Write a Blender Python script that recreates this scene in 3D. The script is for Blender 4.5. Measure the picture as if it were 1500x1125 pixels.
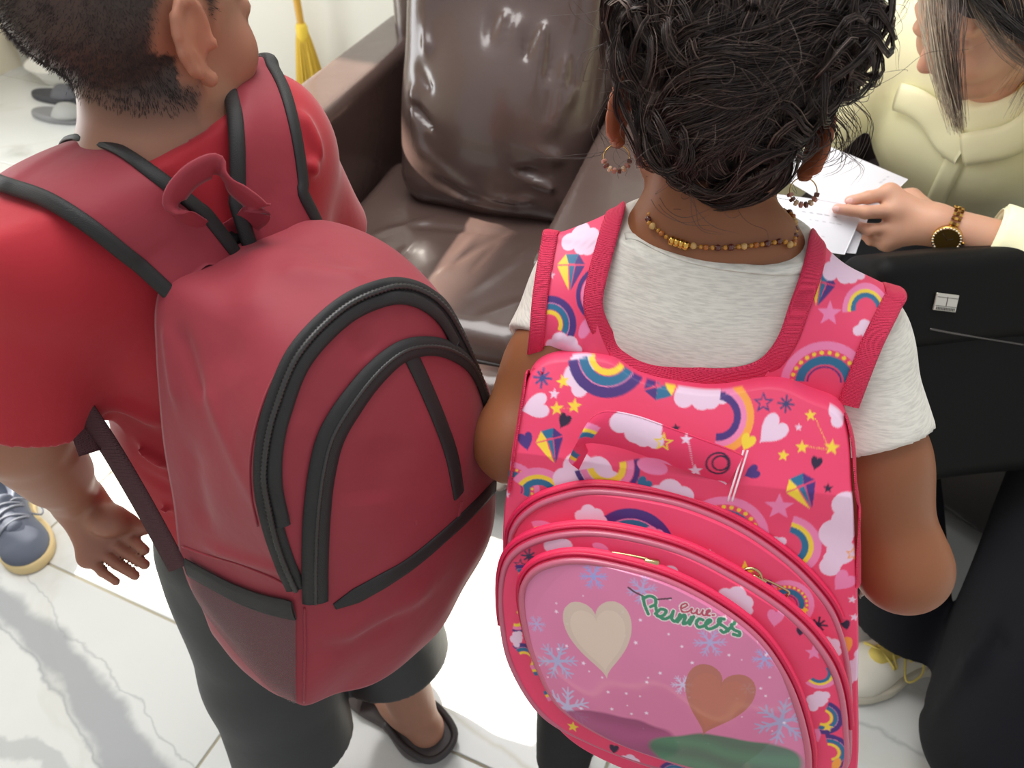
import bpy, math, random
import numpy as np
from mathutils import Vector, Matrix
from mathutils.bvhtree import BVHTree

for _o in list(bpy.data.objects):
    bpy.data.objects.remove(_o, do_unlink=True)
scene = bpy.context.scene
COL = scene.collection
random.seed(7)
RNG = np.random.default_rng(7)

# ------------------------------------------------------------------ camera
FPX, CX, CY = 1150.0, 750.0, 562.5
CAM_H, PITCH = 1.30, math.radians(42)
CF = np.array([0, math.cos(PITCH), -math.sin(PITCH)])
CU = np.array([0, math.sin(PITCH), math.cos(PITCH)])
CR = np.array([1.0, 0, 0])
CC = np.array([0, 0, CAM_H])
cam_data = bpy.data.cameras.new('camera')
cam = bpy.data.objects.new('camera', cam_data)
COL.objects.link(cam)
cam.location = CC
cam.rotation_euler = (math.pi / 2 - PITCH, 0, 0)
cam_data.sensor_width = 36
cam_data.lens = FPX / 1500 * 36
cam_data.clip_start = 0.02
cam_data.dof.use_dof = True
cam_data.dof.focus_distance = 0.72
cam_data.dof.aperture_fstop = 9.0
scene.camera = cam

# room axes (the room stands turned to the camera)
RA = math.radians(20)
AX_A = np.array([math.cos(RA), -math.sin(RA), 0])
AX_B = np.array([math.sin(RA), math.cos(RA), 0])

# ------------------------------------------------------------------ world, sun, door daylight, added overhead fill
world = bpy.data.worlds.new('world')
scene.world = world
world.use_nodes = True
bg = world.node_tree.nodes['Background']
bg.inputs[0].default_value = (0.93, 0.96, 1.0, 1)
bg.inputs[1].default_value = 0.52

sun_d = bpy.data.lights.new('sun', 'SUN')
sun_d.energy = 17.0
sun_d.angle = math.radians(0.8)
sun_d.color = (1.0, 0.93, 0.82)
sun = bpy.data.objects.new('sun', sun_d)
COL.objects.link(sun)
_e = math.radians(33)
_sd = AX_A * math.cos(_e) - AX_B * 0.03 + np.array([0, 0, -math.sin(_e)])
sun.rotation_euler = Vector(_sd).to_track_quat('-Z', 'Y').to_euler()
sun.location = (-4, 3, 4)

def area(name, loc, target, size, size_y, power, color):
    d = bpy.data.lights.new(name, 'AREA')
    d.shape = 'RECTANGLE'; d.size = size; d.size_y = size_y
    d.energy = power; d.color = color
    o = bpy.data.objects.new(name, d)
    COL.objects.link(o)
    o.location = loc
    o.rotation_euler = (Vector(target) - Vector(loc)).to_track_quat('-Z', 'Y').to_euler()
    return o
_dc = AX_A * -3.35 + AX_B * 1.1 + np.array([0, 0, 1.05])
fill_light = area('overhead_fill', (-0.3, 1.25, 2.9), (-0.05, 0.75, 0.6), 1.8, 1.6, 50, (1.0, 0.985, 0.96))  # added overhead fill for top-down shading; no such lamp in the room
door_light = area('door_daylight', _dc, _dc + AX_A, 1.15, 1.9, 34, (0.95, 0.98, 1.0))

scene.view_settings.view_transform = 'Standard'
scene.view_settings.look = 'None'
scene.view_settings.exposure = 0.35
scene.view_settings.gamma = 1.0
scene.view_settings.use_curve_mapping = False

# ------------------------------------------------------------------ small helpers
def nrm(v):
    v = np.asarray(v, float)
    return v / max(np.linalg.norm(v), 1e-12)

def ray(px, py):
    return CF + (px - CX) / FPX * CR + (CY - py) / FPX * CU

def P(px, py, depth):
    return CC + depth * ray(px, py)

def PZ(px, py, z):
    d = ray(px, py)
    return CC + d * ((z - CAM_H) / d[2])

def lin(c):
    c = np.asarray(c, float) / 255.0
    return np.where(c <= 0.04045, c / 12.92, ((c + 0.055) / 1.055) ** 2.4)

def tag(o, label=None, cat=None, group=None, kind=None):
    if label: o['label'] = label
    if cat: o['category'] = cat
    if group: o['group'] = group
    if kind: o['kind'] = kind
    return o

def empty(name, loc=(0, 0, 0)):
    o = bpy.data.objects.new(name, None)
    o.empty_display_size = 0.05
    COL.objects.link(o)
    o.location = Vector(loc)
    return o

def thing(name, label, cat, loc=(0, 0, 0), group=None, kind=None):
    return tag(empty(name, loc), label, cat, group, kind)

def wm(o):
    b = Matrix.Translation(o.location) @ o.rotation_euler.to_matrix().to_4x4()
    return b if o.parent is None else wm(o.parent) @ o.matrix_parent_inverse @ b

def link(name, me, parent=None, world_verts=True):
    o = bpy.data.objects.new(name, me)
    COL.objects.link(o)
    if parent is not None:
        o.parent = parent
        if world_verts:                      # vertices are given in world space
            o.matrix_parent_inverse = wm(parent).inverted()
    return o

def mesh(name, V, faces, mat, parent=None, smooth=True, cols=None, mats=None, midx=None):
    """One mesh object; V (n,3) in world space; faces a list or an (m,4)/(m,3) array."""
    V = np.asarray(V, np.float32)
    me = bpy.data.meshes.new(name)
    if isinstance(faces, np.ndarray):
        m, k = faces.shape
        me.vertices.add(len(V)); me.vertices.foreach_set('co', V.ravel())
        me.loops.add(m * k); me.loops.foreach_set('vertex_index', faces.astype(np.int32).ravel())
        me.polygons.add(m)
        me.polygons.foreach_set('loop_start', np.arange(0, m * k, k, dtype=np.int32))
        me.update(calc_edges=True)
        me.validate()
    else:
        me.from_pydata([tuple(map(float, v)) for v in V], [], [tuple(int(i) for i in f) for f in faces])
        me.update()
    if smooth:
        me.polygons.foreach_set('use_smooth', np.ones(len(me.polygons), bool))
    for mm in (mats or [mat]):
        me.materials.append(mm)
    if midx is not None:
        me.polygons.foreach_set('material_index', np.asarray(midx, np.int32))
    if cols is not None:
        a = me.color_attributes.new('paint', 'FLOAT_COLOR', 'POINT')
        c4 = np.ones((len(V), 4), np.float32); c4[:, :3] = cols
        a.data.foreach_set('color', c4.ravel())
    return link(name, me, parent)

# ------------------------------------------------------------------ materials
MATS = {}
def mat(name, col=(200, 200, 200), rough=0.5, spec=0.5, metal=0.0, bump=None, attr=False, sss=0.0,
        coat=0.0, sheen=0.0, mottle=None, stretch=None, trans=0.0, alpha=1.0, coords='Object', sssrad=(0.012, 0.004, 0.002),
        wave=None, aniso=0.0):
    """bump = list of (scale, detail, strength, distance); mottle = (scale, amount, colour2)"""
    if name in MATS: return MATS[name]
    m = bpy.data.materials.new(name); m.use_nodes = True
    nt = m.node_tree; N = nt.nodes; L = nt.links
    b = N['Principled BSDF']
    c = tuple(lin(col)) + (1,)
    b.inputs['Base Color'].default_value = c
    b.inputs['Roughness'].default_value = rough
    b.inputs['Specular IOR Level'].default_value = spec
    b.inputs['Metallic'].default_value = metal
    if sss:
        b.inputs['Subsurface Weight'].default_value = sss
        b.inputs['Subsurface Radius'].default_value = sssrad
        b.inputs['Subsurface Scale'].default_value = 1.0
    if coat:
        b.inputs['Coat Weight'].default_value = coat
        b.inputs['Coat Roughness'].default_value = 0.08
    if sheen:
        b.inputs['Sheen Weight'].default_value = sheen
        b.inputs['Sheen Roughness'].default_value = 0.4
    if trans: b.inputs['Transmission Weight'].default_value = trans
    if alpha < 1: b.inputs['Alpha'].default_value = alpha
    tc = N.new('ShaderNodeTexCoord')
    vec = tc.outputs[coords]
    if stretch:
        mp = N.new('ShaderNodeMapping'); mp.inputs['Scale'].default_value = stretch
        L.new(vec, mp.inputs['Vector']); vec = mp.outputs[0]
    src = None
    if attr:
        a = N.new('ShaderNodeVertexColor'); a.layer_name = 'paint'
        src = a.outputs[0]
    if mottle:
        n = N.new('ShaderNodeTexNoise'); n.inputs['Scale'].default_value = mottle[0]; n.inputs['Detail'].default_value = 6
        L.new(vec, n.inputs['Vector'])
        mx = N.new('ShaderNodeMix'); mx.data_type = 'RGBA'
        mr = N.new('ShaderNodeMapRange'); mr.inputs[1].default_value = 0.4; mr.inputs[2].default_value = 0.65
        mr.inputs[4].default_value = mottle[1]
        L.new(n.outputs[0], mr.inputs[0]); L.new(mr.outputs[0], mx.inputs[0])
        if src is not None: L.new(src, mx.inputs[6])
        else: mx.inputs[6].default_value = c
        mx.inputs[7].default_value = tuple(lin(mottle[2])) + (1,)
        src = mx.outputs[2]
    if src is not None: L.new(src, b.inputs['Base Color'])
    prev = None
    for bp in (bump or []):
        n = N.new('ShaderNodeTexNoise'); n.inputs['Scale'].default_value = bp[0]; n.inputs['Detail'].default_value = bp[1]
        L.new(vec, n.inputs['Vector'])
        u = N.new('ShaderNodeBump'); u.inputs['Strength'].default_value = bp[2]; u.inputs['Distance'].default_value = bp[3]
        L.new(n.outputs[0], u.inputs['Height'])
        if prev is not None: L.new(prev, u.inputs['Normal'])
        prev = u.outputs[0]
    if wave:                                # (scale, strength, distance) fine woven ribs in two directions
        for ax in ('X', 'Y', 'Z'):
            n = N.new('ShaderNodeTexWave'); n.bands_direction = ax; n.inputs['Scale'].default_value = wave[0]
            L.new(vec, n.inputs['Vector'])
            u = N.new('ShaderNodeBump'); u.inputs['Strength'].default_value = wave[1]; u.inputs['Distance'].default_value = wave[2]
            L.new(n.outputs[0], u.inputs['Height'])
            if prev is not None: L.new(prev, u.inputs['Normal'])
            prev = u.outputs[0]
    if prev is not None: L.new(prev, b.inputs['Normal'])
    MATS[name] = m
    return m

# ------------------------------------------------------------------ distance-field modelling
class Field:
    def __init__(s, lo, hi, h):
        s.lo = np.asarray(lo, float); s.h = h
        s.n = np.ceil((np.asarray(hi, float) - s.lo) / h).astype(int) + 1
        s.ax = [s.lo[i] + h * np.arange(s.n[i]) for i in range(3)]
        s.D = np.full(s.n, 0.08, np.float32)
    def _box(s, lo, hi, pad):
        i0 = np.clip(np.floor((np.asarray(lo) - pad - s.lo) / s.h).astype(int), 0, s.n)
        i1 = np.clip(np.ceil((np.asarray(hi) + pad - s.lo) / s.h).astype(int) + 1, 0, s.n)
        return tuple(slice(a, b) for a, b in zip(i0, i1))
    def _g(s, sl):
        return (s.ax[0][sl[0]][:, None, None].astype(np.float32), s.ax[1][sl[1]][None, :, None].astype(np.float32),
                s.ax[2][sl[2]][None, None, :].astype(np.float32))
    def _op(s, sl, d, k, op):
        a = s.D[sl]
        if a.size == 0: return
        if op == 'u':
            if k > 1e-6:
                h = np.clip(0.5 + 0.5 * (d - a) / k, 0, 1)
                s.D[sl] = d * (1 - h) + a * h - k * h * (1 - h)
            else: s.D[sl] = np.minimum(a, d)
        else:
            d = -d
            if k > 1e-6:
                h = np.clip(0.5 - 0.5 * (d - a) / k, 0, 1)
                s.D[sl] = d * (1 - h) + a * h + k * h * (1 - h)
            else: s.D[sl] = np.maximum(a, d)
    def cone(s, a, b, ra, rb, k=0.015, op='u'):
        a = np.asarray(a, float); b = np.asarray(b, float)
        r = max(ra, rb)
        sl = s._box(np.minimum(a, b) - r, np.maximum(a, b) + r, k + 3 * s.h)
        x, y, z = s._g(sl)
        ab = b - a; L2 = max(ab @ ab, 1e-12)
        t = np.clip(((x - a[0]) * ab[0] + (y - a[1]) * ab[1] + (z - a[2]) * ab[2]) / L2, 0, 1)
        d = np.sqrt((x - a[0] - t * ab[0]) ** 2 + (y - a[1] - t * ab[1]) ** 2 + (z - a[2] - t * ab[2]) ** 2) - (ra + t * (rb - ra))
        s._op(sl, d, k, op)
    def chain(s, pts, rad, k=0.015, op='u'):
        for i in range(len(pts) - 1): s.cone(pts[i], pts[i + 1], rad[i], rad[i + 1], k, op)
    def ball(s, c, r, k=0.01, op='u'): s.cone(c, c, r, r, k, op)
    def ell(s, c, r, M=None, k=0.015, op='u'):
        c = np.asarray(c, float); r = np.asarray(r, float)
        M = np.eye(3) if M is None else np.asarray(M, float)
        e = np.sqrt(((M * r[:, None]) ** 2).sum(0))
        sl = s._box(c - e, c + e, k + 3 * s.h)
        x, y, z = s._g(sl); x = x - c[0]; y = y - c[1]; z = z - c[2]
        q = [x * M[i, 0] + y * M[i, 1] + z * M[i, 2] for i in range(3)]
        k0 = np.sqrt(sum((q[i] / r[i]) ** 2 for i in range(3)))
        k1 = np.sqrt(sum((q[i] / r[i] ** 2) ** 2 for i in range(3))) + 1e-9
        s._op(sl, np.where(k0 < 1e-3, -r.min(), k0 * (k0 - 1) / k1), k, op)
    def rbox(s, c, hs, rr, M=None, k=0.0, op='u'):
        c = np.asarray(c, float); hs = np.asarray(hs, float)
        M = np.eye(3) if M is None else np.asarray(M, float)
        e = (np.abs(M) * hs[:, None]).sum(0)
        sl = s._box(c - e, c + e, k + 4 * s.h)
        x, y, z = s._g(sl); x = x - c[0]; y = y - c[1]; z = z - c[2]
        q = [np.abs(x * M[i, 0] + y * M[i, 1] + z * M[i, 2]) - (hs[i] - rr) for i in range(3)]
        out = np.sqrt(sum(np.maximum(v, 0) ** 2 for v in q))
        s._op(sl, out + np.minimum(np.maximum(np.maximum(q[0], q[1]), q[2]), 0) - rr, k, op)
    def cut(s, p, n, k=0.0, lo=None, hi=None):
        """remove everything on the side the normal n points to"""
        p = np.asarray(p, float); n = nrm(n)
        sl = s._box(lo, hi, 0) if lo is not None else tuple(slice(0, q) for q in s.n)
        x, y, z = s._g(sl)
        d = -((x - p[0]) * n[0] + (y - p[1]) * n[1] + (z - p[2]) * n[2])
        s._op(sl, d, k, 'd')
    def band(s, fn, w=0.03):
        idx = np.nonzero(np.abs(s.D) < w)
        Q = np.stack([s.ax[i][idx[i]] for i in range(3)], 1)
        s.D[idx] += fn(Q).astype(np.float32)
    def ridges(s, segs, w=0.03):
        """segs: (p0, p1, width, height); positive height raises a fold"""
        def fn(Q):
            out = np.zeros(len(Q))
            for p0, p1, wd, ht in segs:
                p0 = np.asarray(p0); ab = np.asarray(p1) - p0
                t = np.clip((Q - p0) @ ab / max(ab @ ab, 1e-9), 0, 1)
                d2 = ((Q - p0 - t[:, None] * ab) ** 2).sum(1)
                out -= ht * np.exp(-d2 / wd ** 2) * np.minimum(1, 4 * np.minimum(t, 1 - t) + 0.25)
            return out
        s.band(fn, w)
    def mesh(s):
        return surface_nets(s.D, s.lo, s.h)

def surface_nets(D, lo, h):
    s = D < 0
    c = np.zeros(np.array(D.shape) - 1, np.uint8)
    offs = [(i, j, k) for i in (0, 1) for j in (0, 1) for k in (0, 1)]
    def sh(A, o): return A[o[0]:A.shape[0] - 1 + o[0], o[1]:A.shape[1] - 1 + o[1], o[2]:A.shape[2] - 1 + o[2]]
    for o in offs: c += sh(s, o)
    m = (c > 0) & (c < 8)
    idx = np.full(m.shape, -1, np.int64)
    cells = np.argwhere(m)
    idx[m] = np.arange(len(cells))
    vals = {o: D[cells[:, 0] + o[0], cells[:, 1] + o[1], cells[:, 2] + o[2]] for o in offs}
    acc = np.zeros((len(cells), 3)); cnt = np.zeros(len(cells))
    for o in offs:
        for a in range(3):
            if o[a] == 0:
                q = list(o); q[a] = 1; q = tuple(q)
                da, db = vals[o], vals[q]
                cr = (da < 0) != (db < 0)
                t = np.where(cr, da / np.where(np.abs(da - db) < 1e-12, 1, da - db), 0)
                p = np.zeros((len(cells), 3)); p += np.array(o); p[:, a] += t
                acc += p * cr[:, None]; cnt += cr
    V = np.asarray(lo) + h * (cells + acc / np.maximum(cnt, 1)[:, None])
    F = []
    for a in range(3):
        b, cc = (a + 1) % 3, (a + 2) % 3
        s0 = [slice(1, -1)] * 3; s0[a] = slice(0, -1); s1 = list(s0); s1[a] = slice(1, None)
        A, B = s[tuple(s0)], s[tuple(s1)]
        for flip, msk in ((0, A & ~B), (1, ~A & B)):
            e = np.argwhere(msk)
            if len(e) == 0: continue
            e[:, b] += 1; e[:, cc] += 1
            def cell(db, dc):
                q = e.copy(); q[:, b] += db; q[:, cc] += dc
                return idx[q[:, 0], q[:, 1], q[:, 2]]
            f = np.stack([cell(-1, -1), cell(0, -1), cell(0, 0), cell(-1, 0)], 1)
            F.append(f[:, ::-1] if flip else f)
    F = np.concatenate(F)
    F = F[(F >= 0).all(1)]
    return V, F

def merge(parts):
    Vs, Fs, n = [], [], 0
    for V, F in parts:
        Vs.append(V); Fs.append(F + n); n += len(V)
    return np.concatenate(Vs), np.concatenate(Fs)

def smooth_noise(Q, scale, seed=0, oct=3):
    r = np.random.default_rng(seed); out = np.zeros(len(Q))
    for o in range(oct):
        for _ in range(4):
            k = r.normal(size=3); k = k / np.linalg.norm(k) * scale * (1.9 ** o) * r.uniform(0.7, 1.3)
            out += np.sin(Q @ k + r.uniform(0, 6.28)) / (1.8 ** o) / 4
    return out

# ------------------------------------------------------------------ curves, bands, tubes
def catmull(pts, n, closed=False):
    p = np.asarray(pts, float); m = len(p)
    if closed: q = np.concatenate([p[-1:], p, p[:2]])
    else: q = np.concatenate([2 * p[:1] - p[1:2], p, 2 * p[-1:] - p[-2:-1]])
    segs = m if closed else m - 1
    out = []
    t = np.linspace(0, 1, 13)[:-1][:, None]
    for i in range(segs):
        a, b, c, d = q[i], q[i + 1], q[i + 2], q[i + 3]
        out.append(0.5 * (2 * b + (c - a) * t + (2 * a - 5 * b + 4 * c - d) * t ** 2 + (3 * b - a - 3 * c + d) * t ** 3))
    out = np.concatenate(out + ([out[0][:1]] if closed else [p[-1:]]))
    L = np.concatenate([[0], np.cumsum(np.linalg.norm(np.diff(out, axis=0), axis=1))])
    tt = np.linspace(0, L[-1], n + (1 if closed else 0))
    if closed: tt = tt[:-1]
    return np.stack([np.interp(tt, L, out[:, i]) for i in range(p.shape[1])], 1)

def tangents(p, closed=False):
    if closed: t = np.roll(p, -1, 0) - np.roll(p, 1, 0)
    else: t = np.gradient(p, axis=0)
    return t / np.maximum(np.linalg.norm(t, axis=1, keepdims=True), 1e-12)

def grid_faces(nu, nv, cu=False, cv=False):
    i = np.arange(nu if cu else nu - 1); j = np.arange(nv if cv else nv - 1)
    I, J = np.meshgrid(i, j, indexing='ij')
    I2 = (I + 1) % nu; J2 = (J + 1) % nv
    return np.stack([I * nv + J, I2 * nv + J, I2 * nv + J2, I * nv + J2], -1).reshape(-1, 4)

def tube_mesh(pts, rad, sides=8, closed=False, ribs=0.0):
    p = np.asarray(pts, float); n = len(p)
    rad = np.broadcast_to(np.asarray(rad, float), (n,)).copy()
    if ribs: rad = rad * (1 + ribs * ((np.arange(n) % 2) * 2 - 1))
    t = tangents(p, closed)
    nv = np.zeros_like(p); ref = np.array([0.13, 0.27, 0.95])
    if abs(t[0] @ ref) > 0.9: ref = np.array([1.0, 0, 0])
    v = nrm(ref - (ref @ t[0]) * t[0])
    for i in range(n):
        v = nrm(v - (v @ t[i]) * t[i]); nv[i] = v
    bn = np.cross(t, nv)
    a = np.linspace(0, 2 * np.pi, sides, endpoint=False)
    V = p[:, None] + rad[:, None, None] * (np.cos(a)[None, :, None] * nv[:, None] + np.sin(a)[None, :, None] * bn[:, None])
    F = grid_faces(n, sides, closed, True)
    V = V.reshape(-1, 3)
    if not closed:
        c0, c1 = len(V), len(V) + 1
        V = np.concatenate([V, p[:1], p[-1:]])
        j = np.arange(sides); k = (j + 1) % sides
        e0 = np.stack([np.full(sides, c0), j, k, k], 1); e1 = np.stack([np.full(sides, c1), (n - 1) * sides + k, (n - 1) * sides + j, (n - 1) * sides + j], 1)
        return V, F, np.concatenate([e0, e1])[:, :3]
    return V, F, np.zeros((0, 3), int)

def tube(name, pts, rad, m, parent=None, sides=8, closed=False, ribs=0.0, **kw):
    V, F, T = tube_mesh(pts, rad, sides, closed, ribs)
    faces = [tuple(f) for f in F.tolist()] + [tuple(f) for f in T.tolist()]
    return mesh(name, V, faces, m, parent, **kw)

def band_mesh(pts, nor, width, thick, across=5, dome=0.0, closed=False, lift=0.0):
    """flat strip of given width following pts, lying on a surface with normals nor"""
    p = np.asarray(pts, float); n = len(p); nor = np.asarray(nor, float)
    t = tangents(p, closed)
    nor = nor - (nor * t).sum(1, keepdims=True) * t
    nor /= np.maximum(np.linalg.norm(nor, axis=1, keepdims=True), 1e-9)
    s = np.cross(t, nor)
    width = np.broadcast_to(np.asarray(width, float), (n,))
    w = np.linspace(-0.5, 0.5, across)
    edge = np.array([0.55] + [1.0] * (across - 2) + [0.55])
    top = [p + s * (wi * width)[:, None] + nor * (lift + thick * e + dome * (1 - (2 * wi) ** 2)) for wi, e in zip(w, edge)]
    bot = [p + s * (wi * width)[:, None] + nor * lift for wi in w[::-1]]
    V = np.stack(top + bot, 1)
    m = V.shape[1]
    F = grid_faces(n, m, closed, True)[:, ::-1]
    V = V.reshape(-1, 3)
    caps = []
    if not closed:
        caps = [tuple(range(m)), tuple(range((n - 1) * m, n * m))[::-1]]
    return V, F, caps

def band(name, pts, nor, width, thick, m, parent=None, across=5, dome=0.0, closed=False, lift=0.0, **kw):
    V, F, caps = band_mesh(pts, nor, width, thick, across, dome, closed, lift)
    return mesh(name, V, [tuple(f) for f in F.tolist()] + caps, m, parent, **kw)

def bvh_of(*VF):
    V, F = merge(list(VF))
    return BVHTree.FromPolygons([tuple(v) for v in V.tolist()], [tuple(f) for f in F.tolist()])

def cast(bvh, px, py, fallback=None):
    d = ray(px, py)
    loc, n, i, dist = bvh.ray_cast(Vector(CC), Vector(nrm(d)))
    if loc is None:
        if fallback is None:
            q = P(px, py, 0.6)
            loc, n, i, dist = bvh.find_nearest(Vector(q))
        else:
            return P(px, py, fallback), -nrm(d)
    n = np.array(n)
    if n @ d > 0: n = -n
    return np.array(loc), n

def cast_path(bvh, pxs, n, closed=False, fallback=None, smooth=2):
    """photo pixels -> a path lying on a surface"""
    pp = catmull(pxs, n, closed)
    R = [cast(bvh, x, y, fallback) for x, y in pp]
    p = np.array([r[0] for r in R]); nn = np.array([r[1] for r in R])
    for _ in range(smooth):
        if closed:
            p = (np.roll(p, 1, 0) + 2 * p + np.roll(p, -1, 0)) / 4; nn = (np.roll(nn, 1, 0) + nn + np.roll(nn, -1, 0)) / 3
        else:
            p[1:-1] = (p[:-2] + 2 * p[1:-1] + p[2:]) / 4; nn[1:-1] = (nn[:-2] + nn[1:-1] + nn[2:]) / 3
    return p, nn

def strands_mesh(paths, rad, sides=3):
    """paths (N,K,3), rad (N,K): thin tapering hairs, all in one mesh"""
    N, K, _ = paths.shape
    t = np.gradient(paths, axis=1)
    t /= np.maximum(np.linalg.norm(t, axis=2, keepdims=True), 1e-9)
    ref = np.array([0.31, 0.52, 0.79])
    a = np.cross(t, ref); a /= np.maximum(np.linalg.norm(a, axis=2, keepdims=True), 1e-9)
    b = np.cross(t, a)
    an = np.linspace(0, 2 * np.pi, sides, endpoint=False)
    V = paths[:, :, None] + rad[:, :, None, None] * (np.cos(an)[:, None] * a[:, :, None] + np.sin(an)[:, None] * b[:, :, None])
    base = grid_faces(K, sides, False, True)
    F = (base[None] + (np.arange(N) * K * sides)[:, None, None]).reshape(-1, 4)
    return V.reshape(-1, 3), F

# a local frame (u right, v up, n towards the camera side) standing in the room
class Frame:
    def __init__(s, pos, yaw, tilt, roll):
        y, t, r = map(math.radians, (yaw, tilt, roll))
        u = np.array([math.cos(y), math.sin(y), 0]); n = np.array([math.sin(y), -math.cos(y), 0]); v = np.array([0, 0, 1.0])
        v2 = math.cos(t) * v - math.sin(t) * n; n2 = math.cos(t) * n + math.sin(t) * v
        s.u = math.cos(r) * u + math.sin(r) * v2; s.v = -math.sin(r) * u + math.cos(r) * v2; s.n = n2
        s.o = np.asarray(pos, float)
    def P(s, u, v=None, n=0.0):
        if v is None:
            q = np.asarray(u); return s.o + q[..., :1] * s.u + q[..., 1:2] * s.v + q[..., 2:3] * s.n
        return s.o + u * s.u + v * s.v + n * s.n
    def uv(s, px, py, n=0.0):
        d = ray(px, py); o = s.o + n * s.n
        X = CC + d * (((o - CC) @ s.n) / (d @ s.n))
        return np.array([(X - s.o) @ s.u, (X - s.o) @ s.v])
    def uvs(s, pts, n=0.0): return np.array([s.uv(x, y, n) for x, y in pts])
    def loc(s, X):
        q = np.asarray(X) - s.o
        return np.stack([q @ s.u, q @ s.v, q @ s.n], -1)

def lathe(name, prof, m, parent=None, seg=24, M=None, loc=(0, 0, 0), **kw):
    """profile [(r, z)...] turned about z, then placed by the 3x3 rows M and loc"""
    pr = np.asarray(prof, float); a = np.linspace(0, 2 * np.pi, seg, endpoint=False)
    V = np.stack([pr[:, :1] * np.cos(a), pr[:, :1] * np.sin(a), np.repeat(pr[:, 1:2], seg, 1)], -1).reshape(-1, 3)
    F = [tuple(f) for f in grid_faces(len(pr), seg, False, True)[:, ::-1].tolist()]
    F += [tuple(range(seg))[::-1], tuple(range((len(pr) - 1) * seg, len(pr) * seg))]
    if M is not None: V = V @ np.asarray(M)
    return mesh(name, V + np.asarray(loc), F, m, parent, **kw)

def box_mesh(c, hs, M=None, bev=0.0):
    M = np.eye(3) if M is None else np.asarray(M)
    V = []
    hs = np.asarray(hs, float)
    if bev <= 0:
        for sx in (-1, 1):
            for sy in (-1, 1):
                for sz in (-1, 1): V.append([sx * hs[0], sy * hs[1], sz * hs[2]])
        F = [(0, 1, 3, 2), (4, 6, 7, 5), (0, 4, 5, 1), (2, 3, 7, 6), (0, 2, 6, 4), (1, 5, 7, 3)]
    else:                                   # chamfered along every edge of the top and sides
        h2 = hs - bev
        rings = [(h2[0], h2[1], -hs[2]), (hs[0], hs[1], -h2[2]), (hs[0], hs[1], h2[2]), (h2[0], h2[1], hs[2])]
        for (x, y, z) in rings:
            b = bev * 0.7 if x == hs[0] else 0
            V += [[-x + b, -y, z], [x - b, -y, z], [x, -y + b, z], [x, y - b, z], [x - b, y, z], [-x + b, y, z], [-x, y - b, z], [-x, -y + b, z]]
        F = []
        for r in range(3):
            for j in range(8):
                F.append((r * 8 + j, r * 8 + (j + 1) % 8, (r + 1) * 8 + (j + 1) % 8, (r + 1) * 8 + j))
        F += [tuple(range(8))[::-1], tuple(range(24, 32))]
    return np.asarray(V) @ M + np.asarray(c), F

def box(name, c, hs, m, parent=None, M=None, bev=0.0, smooth=False, **kw):
    V, F = box_mesh(c, hs, M, bev)
    return mesh(name, V, F, m, parent, smooth=smooth, **kw)

# ================================================================== THE SETTING
ZUP_ = np.array([0, 0, 1.0])
def rab(a, b, z=0.0): return AX_A * a + AX_B * b + np.array([0, 0, z])
RM = np.array([AX_A, AX_B, [0, 0, 1.0]])

def plaster(name, col):
    return mat(name, col, rough=0.75, bump=[(40, 4, 0.05, 0.002)], mottle=(1.2, 0.35, tuple(c - 14 for c in col)))
M_WALL = plaster('wall_paint', (214, 212, 202))
M_WALLB = plaster('wall_paint_warm', (226, 216, 192))
M_GROUT = mat('grout', (176, 168, 146), rough=0.9, bump=[(200, 3, 0.3, 0.001)])

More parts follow.
